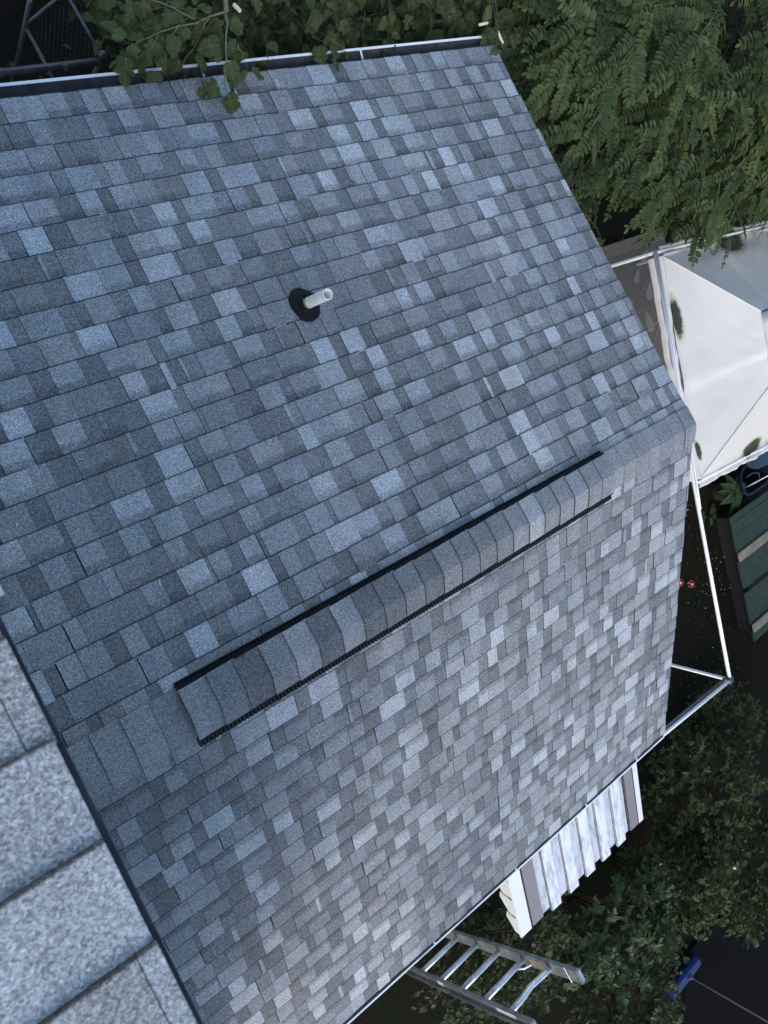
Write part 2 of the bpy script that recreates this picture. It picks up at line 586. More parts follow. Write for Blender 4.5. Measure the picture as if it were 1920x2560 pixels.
pieces = []
for side, s_first in ((1, SB), (-1, SF)):
    for n in range(0, 22):
        sb = s_first + EXP * n + (random.uniform(-0.0015, 0.0015))
        for a, b, tone, band, hue, top in tab_row(XL, 0.004 + random.uniform(-0.004, 0.004)):
            if side > 0 and -2.8 < a < -2.15 and abs(sb - 1.75) < 0.2:
                tone, band = min(tone, 0.95), 0.0
            place = lambda x, s, h, side=side: on_slope(side, x, s, h - 0.010)
            ws = random.uniform(-0.0005, 0.0005)
            g = tab_geometry(place, a, b, sb - EXP - 0.012, sb + ws, top - 0.0042, top, -0.001)
            # the piece's own exposed part starts below the course above
            uv = [(0, -0.08), (1, -0.08), (1, 1), (0, 1)] + [(0.5, 1)] * 12
            cx, cy, cz = px(place((a + b) / 2, sb - EXP / 2, 0))
            inside = -40 < cx < 1960 and -40 < cy < 2600
            area = (b - a) / cz ** 2 if inside else 0
            pieces.append((area, (g[0], g[1], uv, (tone, band, hue, b - a))))
pieces.sort(key=lambda q: -q[0])
for area, p in pieces[:290]:
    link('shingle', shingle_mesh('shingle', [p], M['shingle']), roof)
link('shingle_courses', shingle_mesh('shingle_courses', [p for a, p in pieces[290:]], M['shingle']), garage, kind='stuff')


# ---- ridge caps and vent
def cap_piece(x0, x1, half, lift, crown, hl, hr, tone, hue, drop):
    """one bent cap over the ridge; left edge hl proud, right edge hr"""
    ys = np.linspace(-1, 1, 13)
    th = (TB + TF) / 2
    top = []
    for x, h in ((x0, hl), (x1, hr)):
        row = []
        for q in ys:
            y = q * half
            z = -abs(y) * math.tan(th)
            rnd = crown * (1 - min(1, abs(q) / 0.55) ** 2) * 0.5 if abs(q) < 0.55 else 0
            r2 = 0.5 * 0.03 * math.tan(th)
            z += lift * (1 - drop * abs(q) ** 3) + rnd * 0.4 - r2 * math.exp(-(y / 0.03) ** 2) + h
            row.append((x, y, z))
        top.append(row)
    m = len(ys)
    v = top[0] + top[1] + [(p[0], p[1], p[2] - 0.006) for p in top[0]] + [(p[0], p[1], p[2] - 0.006) for p in top[1]]
    f, uv = [], []
    for j in range(m - 1):
        f.append((j, m + j, m + j + 1, j + 1))
        uv += [(0.5, 1 - 0.9 * 1), (0.5, 0.1), (0.5, 0.1), (0.5, 0.1)]
        f.append((j, j + 1, 2 * m + j + 1, 2 * m + j))
        uv += [(0.5, 1)] * 4
        f.append((m + j + 1, m + j, 3 * m + j, 3 * m + j + 1))
        uv += [(0.5, 1)] * 4
    f.append((0, 2 * m, 3 * m, m))
    uv += [(0.5, 0.9)] * 4
    f.append((m - 1, 2 * m - 1, 4 * m - 1, 3 * m - 1))
    uv += [(0.5, 0.9)] * 4
    return v, f, uv, (tone, 0.0, hue, 1.0)


def cap_run(x0, x1, step, half, lift, crown, drop, parent, name, hl=0.013, tones=(0.40, 0.66, 0.95, 1.2, 1.5)):
    n = max(1, round((x1 - x0) / step))
    st = (x1 - x0) / n
    for k in range(n):
        a = x0 + k * st
        p = cap_piece(a, a + st + 0.014, half + random.uniform(-0.003, 0.003), lift, crown, hl, 0.003, random.choice(tones) + random.uniform(-0.06, 0.06), random.uniform(0.2, 0.9), drop)
        if k == n - 1:
            p = cap_piece(a, a + st, half, lift, crown, 0.009, 0.005, 0.92, 0.5, drop)
        link(name, shingle_mesh(name, [p], M['cap']), parent)


cap_run(XL + 0.02, -4.075, 0.142, 0.140, 0.004, 0.012, 0.2, roof, 'ridge_cap', 0.012, (0.85, 1.05, 1.25))
cap_run(-0.99, 0.006, 0.142, 0.140, 0.004, 0.012, 0.2, roof, 'ridge_cap', 0.005, (0.95, 1.05, 1.15))
VX0, VX1 = -4.080, -0.985
vent = MB()
th = (TB + TF) / 2
rows = []
for x in (VX0 + 0.004, VX1 - 0.004):
    rows.append([(x, y, -abs(y) * math.tan(th) + h) for y, h in ((-0.142, 0.0), (-0.142, 0.026), (-0.07, 0.032), (0, 0.036), (0.07, 0.032), (0.142, 0.026), (0.142, 0.0))])
vent.strip(rows)
m = 7
vent.f += [tuple(range(m)), tuple(reversed(range(m, 2 * m)))]
vent = vent.build('ridge_vent', M['black_plastic'], garage, label='black plastic ridge vent under shingle caps')
for side in (1, -1):
    lou = MB()
    x = VX0
    R = Matrix.Rotation(-side * th, 3, 'X')
    while x < VX1:
        wv = 0.015 if side > 0 else 0.044
        y = side * (0.141 + wv / 2)
        z = -abs(y) * math.tan(th)
        lou.box((x, y, z + 0.013), (0.010, wv, 0.024), R)
        x += 0.0215
    lou.bar((VX0, side * (0.143 + wv), -(0.143 + wv) * math.tan(th) + 0.006), (VX1, side * (0.143 + wv), -(0.143 + wv) * math.tan(th) + 0.006), 0.006, 0.010)
    lou.bar((VX0, side * 0.146, -0.146 * math.tan(th) + 0.026), (VX1, side * 0.146, -0.146 * math.tan(th) + 0.026), 0.010, 0.004)
    yb = side * (0.141 + wv / 2)
    lou.bar((VX0, yb, -abs(yb) * math.tan(th) + 0.004), (VX1, yb, -abs(yb) * math.tan(th) + 0.004), wv * 0.96, 0.004, up=(0, side * math.sin(th), math.cos(th)))
    lou.build('vent_louvre', M['black_plastic'], vent, kind='stuff')
cap_run(VX0 - 0.004, VX1, 0.141, 0.138, 0.038, 0.020, 0.12, vent, 'vent_cap')
for x, y in ((-1.035, 0.075), (-1.075, 0.10), (-1.03, -0.085), (-1.06, -0.115)):
    MB().lathe((x, y, -abs(y) * math.tan(th) + 0.036), [(0.0, 0.004), (0.006, 0.0035), (0.008, 0.0)], 10, (0, math.copysign(math.sin(th), y), math.cos(th))).build('nail_head', M['dark_metal'], vent)

# ---- vent pipe through the back slope
PB = Vector(on_slope(1, -2.505, 1.722, 0.0))
nrm = Vector((0, math.sin(TB), math.cos(TB)))
prof = [(0.100, 0.000), (0.098, 0.004), (0.078, 0.010), (0.052, 0.020), (0.044, 0.036), (0.036, 0.046), (0.031, 0.047)]
b0 = MB()
rows = []
X1 = Vector((1, 0, 0))
Y1 = nrm.cross(X1)
for r, z in prof:
    row = []
    for k in range(28):
        a = 2 * math.pi * k / 28
        w = 1 + (0.035 * math.sin(3 * a + 1) + 0.02 * math.sin(5 * a) if r > 0.06 else 0)
        row.append(PB + Vector((0, 0, 0)) + X1 * r * math.cos(a) * 0.92 * w + Y1 * r * math.sin(a) * 1.08 * w + nrm * z)
    rows.append(row)
b0.strip(rows, True)
pipe = None
RI, RO, HP = 0.0262, 0.0310, 0.285
pm = MB().lathe((PB.x, PB.y, PB.z), [(RO, 0.0), (RO, HP - 0.002), (RO - 0.001, HP), (RI + 0.001, HP), (RI, HP - 0.002), (RI, 0.05), (0.001, 0.05)], 28)
pipe = pm.build('vent_pipe', M['pvc'], garage, smooth=False, label='white plastic plumbing vent pipe in a black boot')
for p in pipe.data.polygons:
    p.use_smooth = abs(p.normal.z) < 0.5
b0.build('pipe_boot', M['black_rubber'], pipe, smooth=True)
MB().lathe((PB.x, PB.y, PB.z), [(RO + 0.0012, 0.046), (RO + 0.0026, 0.050), (RO + 0.0022, 0.058), (RO + 0.0006, 0.064)], 28).build('stain_ring', M['rust'], pipe, smooth=True)


# ---- gutters on both eaves
def gutter(side, x1):
    y0, zt = side * 3.028, -1.030
    w = 0.118 if side > 0 else 0.105
    pr = [(0.0, 0.0), (0.0, -0.085), (0.062, -0.088), (w - 0.012, -0.045), (w, -0.030), (w, -0.002)]
    g = MB()
    out = [[(x, y0 + side * a, zt + b) for a, b in pr] for x in (XL, x1)]
    g.strip(out)
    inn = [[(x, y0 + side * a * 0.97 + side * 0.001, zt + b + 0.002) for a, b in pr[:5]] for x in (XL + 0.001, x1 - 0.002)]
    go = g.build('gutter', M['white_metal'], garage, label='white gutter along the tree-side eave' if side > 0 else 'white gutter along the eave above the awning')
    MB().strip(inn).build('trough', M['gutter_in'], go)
    lip = MB().bar((XL, y0 + side * (w - 0.006), zt), (x1, y0 + side * (w - 0.006), zt), 0.016, 0.006)
    lip.build('gutter_lip', M['white_metal'], go, bevel=0.002)
    e = MB()
    ring = [(x1, y0 + side * a, zt + b) for a, b in pr]
    e.add(ring + [(x1 + 0.003, p[1], p[2]) for p in ring], [tuple(range(6)), tuple(reversed(range(6, 12)))] + [(i, (i + 1) % 6, (i + 1) % 6 + 6, i + 6) for i in range(6)])
    e.build('end_cap', M['white_metal'], go)
    hangers = (-4.1, -3.75, -2.38, -1.20, -0.90) if side > 0 else (-3.9, -2.95, -2.05, -1.15, -0.42)
    for k, x in enumerate(hangers):
        MB().bar((x, y0, zt - 0.004), (x, y0 + side * (w - 0.004), zt + 0.002), 0.014, 0.004).build('hanger', M['dark_metal'] if (side > 0 and k == 4) else M['white_metal'], go)
    return go


gutter(1, -0.035)
gutter(-1, 0.0)

# ------------------------------------------------------------------ house the photographer stands on
TN = 0.314
NX, NY, NZ = -4.598, 1.053, 2.265
ridge_y = -0.15
ridge_z = NZ + (NY - ridge_y) * math.tan(TN)
house = thing('house', 'taller house whose shingled roof edge is close and blurred', 'house', (-7.5, 0, -3.6))


def on_house(x, d, h):
    """d metres up the slope from the first visible butt line"""
    return (x, NY - d * math.cos(TN) + h * math.sin(TN), NZ + d * math.sin(TN) + h * math.cos(TN))


mb = MB()
dn = -0.014
ridge_d = (NY - ridge_y) / math.cos(TN)
e1 = on_house(0, -2.0, dn)
r1 = on_house(0, ridge_d, dn)
e2 = (0, 2 * ridge_y - e1[1], e1[2])
ring = [e1, r1, e2, (0, e2[1], e2[2] - 0.12), (0, r1[1], r1[2] - 0.12), (0, e1[1], e1[2] - 0.12)]
v = [(x, p[1], p[2]) for x in (-10.5, NX - 0.034) for p in ring]
mb.add(v, [(0, 1, 7, 6), (1, 2, 8, 7), (2, 3, 9, 8), (3, 4, 10, 9), (4, 5, 11, 10), (5, 0, 6, 11), (0, 5, 4, 1), (1, 4, 3, 2), (6, 7, 10, 11), (7, 8, 9, 10)])
hroof = mb.build('roof', M['deck'], house)
mb = MB()
hy0, hy1 = e2[1] + 0.35, e1[1] - 0.35
hz = e1[2] - 0.02
v = [(x, y, z) for x in (-10.2, -4.96) for y, z in ((hy0, -3.6), (hy1, -3.6), (hy1, hz), (ridge_y, r1[2] - 0.13), (hy0, hz))]
mb.add(v, [(4, 3, 2, 1, 0), (5, 6, 7, 8, 9), (0, 1, 6, 5), (1, 2, 7, 6), (2, 3, 8, 7), (3, 4, 9, 8), (4, 0, 5, 9)])
mb.build('wall', M['siding'], house)
for a, b in ((e1, r1), (r1, e2)):
    MB().bar((NX - 0.022, a[1], a[2] - 0.075), (NX - 0.022, b[1], b[2] - 0.075), 0.02, 0.13).build('rake_board', M['dark_metal'], house)
    MB().bar((NX - 0.004, a[1], a[2] + 0.000), (NX - 0.004, b[1], b[2] + 0.000), 0.026, 0.004).build('drip_edge', M['dark_metal'], house)
hp = []
for n in range(-8, 9):
    d1 = EXP * n
    x = NX + 0.003 + random.uniform(-0.002, 0.003)
    edge_w = [0.20, 0.26, 0.028, 0.036][n % 4]
    first = True
    while x > -6.4:
        w = edge_w if first else random.uniform(0.14, 0.26)
        first = False
        top = random.uniform(0.011, 0.013) if random.random() < 0.6 else random.uniform(0.0085, 0.010)
        place = lambda xx, s, h: on_house(xx, s, h - 0.011)
        a, b = x - w, x - 0.001
        v = [place(a, d1, -0.001), place(b, d1, -0.001), place(b, d1 + EXP + 0.01, -0.001), place(a, d1 + EXP + 0.01, -0.001),
             place(a, d1, top), place(b, d1, top), place(b, d1 + EXP + 0.01, top - 0.009), place(a, d1 + EXP + 0.01, top - 0.009)]
        f = [(4, 5, 6, 7), (0, 1, 5, 4), (0, 4, 7, 3), (1, 2, 6, 5)]
        uv = [(0, 1), (1, 1), (1, -0.06), (0, -0.06)] + [(0.5, 1)] * 12
        hp.append((n, x, (v, f, uv, (random.uniform(1.0, 1.4), 0.0, random.random(), w))))
        x -= w
for n, x, p in hp:
    if -1 <= n <= 4 and x > -5.0:
        link('shingle', shingle_mesh('shingle', [p], M['near']), hroof)
link('shingle_courses', shingle_mesh('shingle_courses', [p for n, x, p in hp if not (-1 <= n <= 4 and x > -5.0)], M['near']), house, kind='stuff')
# front slope of the house roof (behind the camera)
mb = MB()
mb.strip([[(x, y, ridge_z - (ridge_y - y) * math.tan(TN) + 0.004) for x in (-10.5, NX)] for y in np.linspace(ridge_y, e2[1], 24)])
mb.build('far_slope', M['deck'], house)

# ------------------------------------------------------------------ white downspout end lying on the garage roof
ds = thing('downspout', 'white downspout end just showing at the edge beside the blurred house roof', 'downspout', on_slope(1, -4.6, 0.86, 0))
mb = MB()
o = [on_slope(1, x, s, h) for x in (-4.80, -4.538) for s, h in ((0.857, 0.004), (0.918, 0.004), (0.918, 0.055), (0.857, 0.055))]
i = [on_slope(1, x, s, h) for x in (-4.80, -4.538) for s, h in ((0.860, 0.007), (0.915, 0.007), (0.915, 0.052), (0.860, 0.052))]
mb.add(o + i, [(0, 1, 5, 4), (1, 2, 6, 5), (2, 3, 7, 6), (3, 0, 4, 7), (9, 8, 12, 13), (10, 9, 13, 14), (11, 10, 14, 15), (8, 11, 15, 12), (4, 5, 13, 12), (5, 6, 14, 13), (6, 7, 15, 14), (7, 4, 12, 15)])
mb.build('spout', M['white_metal'], ds)

# ------------------------------------------------------------------ awning over the door below the front eave
AX0, AX1, AYB, AZB, AA = -1.981, -0.148, -4.200, -1.462, math.radians(8.5)
aw = thing('metal_awning', 'white ribbed metal awning with a taupe stripe near each end, below the eave', 'awning', ((AX0 + AX1) / 2, -2.76, -3.6))
AW = AX1 - AX0
U = Vector((0, math.cos(AA), math.sin(AA)))       # up the slope
Nn = Vector((0, -math.sin(AA), math.cos(AA)))


def aw_pan(f0, f1, raise_, ext, m, name='awning_panel', lip=0.0):
    x0, x1 = AX0 + AW * f0, AX0 + AW * f1
    L = 1.42
    b = Vector((0, AYB, AZB))
    lo, hi = b - U * ext, b + U * L
    mb = MB()
    t = 0.004
    pr = [(x0, raise_ - 0.022), (x0 + 0.002, raise_), (x1 - 0.002, raise_), (x1, raise_ - 0.022)]
    rows = []
    for base in (lo, hi):
        rows.append([Vector((x, 0, 0)) + base + Nn * h for x, h in pr])
    inner = []
    for base in (hi, lo):
        inner.append([Vector((x + (0.003 if k < 2 else -0.003), 0, 0)) + base + Nn * (h - t) for k, (x, h) in enumerate(pr)])
    mb.strip(rows + inner)
    n = len(mb.v)
    # close the lower end with a turned-down hem
    mb.add([rows[0][1], rows[0][2], rows[0][2] - Nn * 0.022, rows[0][1] - Nn * 0.022], [(0, 1, 2, 3)])
    return mb.build(name, m, aw)


layout = [(0.000, 0.076, 0.026, 0.000, 'awning_white'),
          (0.088, 0.166, 0.022, 0.000, 'awning_taupe'),
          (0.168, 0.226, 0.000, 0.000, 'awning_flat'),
          (0.230, 0.300, 0.022, 0.045, 'awning_streak'),
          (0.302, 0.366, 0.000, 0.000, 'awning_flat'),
          (0.370, 0.440, 0.022, 0.045, 'awning_streak'),
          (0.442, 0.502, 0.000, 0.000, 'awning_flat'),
          (0.506, 0.576, 0.022, 0.045, 'awning_streak'),
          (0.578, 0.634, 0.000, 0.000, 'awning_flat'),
          (0.638, 0.708, 0.022, 0.045, 'awning_streak'),
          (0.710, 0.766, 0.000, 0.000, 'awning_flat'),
          (0.770, 0.840, 0.022, 0.045, 'awning_streak'),
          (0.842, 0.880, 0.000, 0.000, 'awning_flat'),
          (0.888, 0.955, 0.022, 0.000, 'awning_taupe'),
          (0.962, 1.000, 0.026, 0.000, 'awning_white')]
for f0, f1, ra, ex, mm in layout:
    o = aw_pan(f0, f1, ra, ex, M[mm])
    if mm == 'awning_taupe':
        o['label'] = 'taupe painted panel'
    if f0 > 0:
        x = AX0 + AW * f0
        b_ = Vector((x - 0.004, AYB, AZB)) + Nn * (0.004 + 0.6 * max(ra, 0.012))
        MB().bar(b_ - U * (ex - 0.004), b_ + U * 1.40, 0.006, 0.005, up=Nn).build('seam', M['rust_seam'] if mm == 'awning_streak' else M['dark_metal'], o)
MB().bar((AX0 + 0.02, AYB + 0.03, AZB - 0.03), (AX1 - 0.02, AYB + 0.03, AZB - 0.03), 0.02, 0.02).build('front_rail', M['dark_metal'], aw)
MB().bar((AX0 + 0.02, -2.79, AZB + 1.38 * math.sin(AA) + 0.02), (AX1 - 0.02, -2.79, AZB + 1.38 * math.sin(AA) + 0.02), 0.03, 0.04).build('wall_rail', M['white_paint'], aw)
# side valances: vertical slats that step down along the slope
for x, sx in ((AX0, 1), (AX1, -1)):
    for k in range(6):
        a, b = 0.02 + k * 0.235, 0.02 + (k + 1) * 0.235 - 0.030
        pa, pb = Vector((x, AYB, AZB)) + U * a, Vector((x, AYB, AZB)) + U * b
        zl = pa.z - 0.05 - 0.035 * k
        sl = MB()
        q = [(x + sx * 0.002, pa.y, pa.z), (x + sx * 0.002, pb.y, pb.z), (x + sx * 0.012, pb.y, zl - 0.055), (x + sx * 0.004, pb.y - 0.06, zl - 0.075), (x + sx * 0.002, pa.y, zl)]
        sl.add([(p[0], p[1], p[2]) for p in q] + [(p[0] + sx * 0.006, p[1], p[2]) for p in q], [(0, 1, 2, 3, 4), (9, 8, 7, 6, 5)] + [(i, i + 5, (i + 1) % 5 + 5, (i + 1) % 5) for i in range(5)])
        sl.build('side_slat', M['white_paint'], aw)

# ------------------------------------------------------------------ ladder leaning on the front gutter
lad = thing('extension_ladder', 'aluminium ladder leaning on the eave with five rungs above the gutter', 'ladder', (-3.1, -4.36, -3.6))
LP, LD = Vector((-3.121, -3.269, -1.055)), Vector((0.05, 0.396, 0.917)).normalized()
LWv = Vector((0.999, -0.017, -0.047)).normalized()
LN = LD.cross(LWv).normalized()
if LN.z < 0:
    LN = -LN


def lp(k, w, n=0.0):
    return LP + LD * (0.305 * k) + LWv * w + LN * n


for w0 in (-0.012, 0.385):
    ra = MB()
    sgn = 1 if w0 < 0.1 else -1
    a, b = lp(-8.85, w0), lp(5.0, w0)
    for off, ww, hh in ((0.0, 0.004, 0.080),):
        ra.bar(a, b, hh, ww, up=LWv)
    for e in (-0.040, 0.040):
        ra.bar(a + LN * e - LWv * sgn * 0.012, b + LN * e - LWv * sgn * 0.012, 0.004, 0.028, up=LWv)
    r = ra.build('rail', M['alu_dull'], lad)
    tip = MB().bar(lp(4.97, w0 - sgn * 0.012, -0.043), lp(4.97, w0 - sgn * 0.012, 0.043), 0.030, 0.006, up=LD)
    tip.build('end_cap', M['alu'], r)
    foot = MB().box(lp(-8.85, w0), (0.05, 0.09, 0.03))
    foot.build('foot', M['black_rubber'], r)
    if sgn == 1:
        for k, ln in ((0.9, 0.09), (3.5, 0.22)):
            MB().bar(lp(k, w0 - 0.0035), lp(k + ln / 0.305, w0 - 0.0035), 0.045, 0.001, up=LWv).build('sticker', M['pvc'], r)
    else:
        MB().bar(lp(3.25, w0 - 0.0035), lp(3.75, w0 - 0.0035), 0.05, 0.001, up=LWv).build('sticker', M['cream_paint'], r)
for k in range(-8, 5):
    pts = [lp(k, -0.008), lp(k, 0.381)]
    if k == 4:
        pts = [lp(k, -0.008), lp(k - 0.02, 0.12), lp(k - 0.09, 0.215), lp(k - 0.03, 0.31), lp(k, 0.381)]
    rg = MB().tube(pts, 0.0185, 10).build('rung', M['alu'], lad, smooth=True)
    if k == 4:
        rg['label'] = 'dented top rung'
        MB().tube([lp(k - 0.11, 0.17), lp(k - 0.11, 0.185)], 0.0185, 10).build('collar', M['dark_metal'], rg)
MB().tube([lp(3, 0.30, 0.01), lp(3.06, 0.345, 0.035), lp(3.25, 0.385, 0.02)], 0.007, 6).build('latch', M['alu'], lad)
MB().tube([lp(4.62, 0.377, -0.05), lp(4.62, 0.377, 0.05)], 0.004, 6).build('pin', M['alu'], lad)

# ------------------------------------------------------------------ canopy tent beside the gable end
CA, CB = Vector((2.055, 1.202, -1.5)), Vector((1.779, -3.662, -1.5))
CC = Vector((1.893, -1.255, -1.5))
ct = thing('canopy_tent', 'white pop-up canopy with mouldy pooled corners and a bare pipe frame', 'canopy', (3.1, 0, -3.6))
uAC = (CC - CA).normalized()
vin = Vector((-uAC.y, uAC.x, 0))
if vin.x < 0:
    vin = -vin
SIDE = (CC - CA).length


def cpt(a, b, z):
    p = CA + uAC * a + vin * b
    return Vector((p.x, p.y, z))


# pipes
MB().tube([CA, CC, CB], 0.021, 10).build('frame_pipe', M['canopy_pipe'], ct, smooth=True)
for q in (CA, CB, cpt(0, SIDE, -1.5), cpt(SIDE, SIDE, -1.5)):
    MB().tube([q, (q.x, q.y, -3.6)], 0.020, 10).build('leg', M['canopy_pipe'], ct, smooth=True)
endp = Vector((0.30, -3.585, -1.5))
MB().tube([CB, endp], 0.022, 10).build('frame_pipe', M['canopy_pipe'], ct, smooth=True)
MB().tube([CB + Vector((0.0, 0.05, -0.012)), endp + Vector((0, 0.05, -0.012))], 0.014, 8).build('frame_pipe', M['steel_pipe'], ct, smooth=True)
MB().tube([endp, (endp.x, endp.y, -3.6)], 0.020, 10).build('leg', M['canopy_pipe'], ct, smooth=True)
MB().box(CB, (0.075, 0.075, 0.055)).build('corner_joint', M['steel_pipe'], ct, bevel=0.01)
MB().tube([CA, cpt(0, SIDE, -1.5), cpt(SIDE, SIDE, -1.5), CC], 0.018, 8).build('frame_pipe', M['canopy_pipe'], ct, smooth=True)
# cloth roof
E0 = 0.085
top0, top1 = (SIDE * 0.345, 0.86), (SIDE * 0.655, 0.86)
ZT, ZE = -1.0, -1.475
inx = [(E0 * 0.6, E0), (SIDE - E0 * 0.4, E0), (SIDE - E0 * 0.4, SIDE - E0), (E0 * 0.6, SIDE - E0)]
tin = [(top0[0], top0[1]), (top1[0], top1[1]), (top1[0], SIDE - 0.86), (top0[0], SIDE - 0.86)]
for k in range(4):
    a0, a1, b0_, b1 = inx[k], inx[(k + 1) % 4], tin[k], tin[(k + 1) % 4]
    rows = []
    G = 44
    for i in range(G + 1):
        tt = i / G
        row = []
        for j in range(G + 1):
            s = j / G
            lo = np.array(a0) * (1 - s) + np.array(a1) * s
            hi = np.array(b0_) * (1 - s) + np.array(b1) * s
            q = lo * (1 - tt) + hi * tt
            z = ZE + (ZT - ZE) * tt
            sag = 0.045 * math.sin(math.pi * tt) * math.sin(math.pi * s)
            pool = 0.035 * math.exp(-((tt - 0.06) / 0.10) ** 2) * math.sin(math.pi * s) ** 2
            fold = 0.026 * max(0, 1 - abs(s - 0.56) / (0.05 if s > 0.56 else 0.30)) * (1 - 0.6 * tt) + 0.010 * max(0, 1 - abs(s - 0.24) / 0.16) * (1 - tt) + 0.010 * max(0, 1 - abs(s - 0.80) / (0.14 if s > 0.80 else 0.04)) * (1 - tt)
            wr = 0.0012 * math.sin(23 * s + 9 * tt + k * 2) * math.sin(math.pi * s) + 0.0010 * math.sin(41 * s - 17 * tt) + 0.006 * math.sin(30 * s) * math.exp(-tt / 0.08) * 0.4
            edge = math.sin(math.pi * s) ** 0.5 if 0 < s < 1 else 0
            row.append(cpt(q[0], q[1], z - sag - pool + (fold + wr) * edge))
        rows.append(row)
    MB().strip(rows).build('canopy_panel', M['cloth'], ct, smooth=True)
    # loose wrinkled valance rolled over the pipe
    rows = []
    for i in range(70):
        s = i / 69
        lo = np.array(a0) * (1 - s) + np.array(a1) * s
        nrm2 = np.array([[0, -1], [1, 0], [0, 1], [-1, 0]][k], float)
        row = []
        sc = math.sin(math.pi * s) ** 0.7 if 0 < s < 1 else 0
        for d, dz in ((-0.070, -0.004), (-0.045, 0.012), (-0.022, 0.004), (0, 0.008), (0.018, 0.014), (0.035, -0.012), (0.055, -0.03), (0.085, -0.018), (0.112, -0.03), (0.122, -0.085)):
            wob = (0.010 * math.sin(31 * s + d * 40 + k) + 0.006 * math.sin(73 * s + d * 90)) * sc
            q = lo + nrm2 * (d + wob * 0.6)
            row.append(cpt(q[0], q[1], ZE + dz - 0.04 * math.sin(math.pi * s) ** 2 * math.exp(-d / 0.05) + wob))
        rows.append(row)
    MB().strip(rows).build('valance', M['cloth'], ct, smooth=True)
for k in range(4):
    a0, b0_ = inx[k], tin[k]
    pts = []
    for i in range(9):
        q = np.array(a0) * (1 - i / 8) + np.array(b0_) * (i / 8)
        pts.append(cpt(q[0], q[1], ZE + (ZT - ZE) * i / 8 + 0.004))
    MB().tube(pts, 0.006, 6).build('seam', M['cloth'], ct, smooth=True)
# pipe seen on top of the cloth along the near side
MB().tube([CA + Vector((0.0, 0, 0.028)), CA.lerp(CC, 0.5) + Vector((0.012, 0, 0.022)), CC + Vector((0.0, 0, 0.034)), CC.lerp(CB, 0.12) + Vector((0, 0, 0.02))], 0.013, 8).build('roof_rod', M['canopy_pipe'], ct, smooth=True)
# small raised vent cap at the peak
cen = cpt(SIDE / 2, SIDE / 2, 0)
cr = []
for zz, hw in ((ZT - 0.02, 0.36), (ZT + 0.02, 0.375), (ZT + 0.10, 0.30), (ZT + 0.16, 0.10), (ZT + 0.165, 0.0)):
    row = []
    for q in range(32):
        a = 2 * math.pi * q / 32
        ex = max(abs(math.cos(a)), abs(math.sin(a)))
        rr = hw / ex * (1 + 0.02 * math.sin(a * 11))
        p = cen + uAC * rr * math.cos(a) + vin * rr * math.sin(a)
        row.append((p.x, p.y, zz + 0.008 * math.sin(a * 9)))
    cr.append(row)
MB().strip(cr, True).build('peak_cap', M['cloth'], ct, smooth=True)

# ------------------------------------------------------------------ rug, pinwheels, box, tub, pot, broom
rug = thing('outdoor_rug', 'brown outdoor rug printed with pale twigs and leaves, beside the canopy', 'rug', (4.6, 0.2, -3.6))
R0 = (3.3, -1.7, 5.25, 1.25)
mb = MB().box(((R0[0] + R0[2]) / 2, (R0[1] + R0[3]) / 2, -3.572), (R0[2] - R0[0], R0[3] - R0[1], 0.012))
mb.build('mat', M['rug'], rug)
mb = MB()
mb.box(((R0[0] + R0[2]) / 2, R0[3] + 0.085, -3.570), (R0[2] - R0[0], 0.17, 0.016))
mb.build('border', M['rug_edge'], rug)
z = -3.561


def leafshape(mb, c, ang, L, W):
    pts = []
    for k in range(12):
        a = 2 * math.pi * k / 12
        x = math.cos(a) * L / 2
        y = math.sin(a) * W / 2 * (1.0 - 0.55 * math.cos(a))
        pts.append((c[0] + x * math.cos(ang) - y * math.sin(ang), c[1] + x * math.sin(ang) + y * math.cos(ang), z))
    mb.add(pts, [tuple(range(12))])


tw = MB()
tw.bar((4.85, 0.98, z), (4.80, 0.20, z), 0.035, 0.003)
tw.bar((4.15, 0.02, z), (5.10, 0.28, z), 0.035, 0.003)
tw.bar((4.80, 0.20, z), (4.35, -0.25, z), 0.022, 0.003)
tw.bar((4.80, 0.20, z), (4.85, -0.7, z), 0.018, 0.003)
tw.bar((4.85, 0.90, z), (4.40, 0.62, z), 0.016, 0.003)
tw.build('twig_print', M['rug_print'], rug, kind='stuff')
for cx, cy, an, L, W in ((4.65, 0.62, 1.2, 0.26, 0.15), (4.50, 0.22, 1.75, 0.34, 0.15), (4.45, 0.88, 0.9, 0.22, 0.12), (4.72, 1.12, 0.5, 0.24, 0.12), (4.15, 0.60, 2.2, 0.22, 0.12), (3.9, 0.2, 1.4, 0.26, 0.13)):
    lf = MB()
    leafshape(lf, (cx, cy), an, L, W)
    lf.build('leaf_print', M['rug_print'], rug)

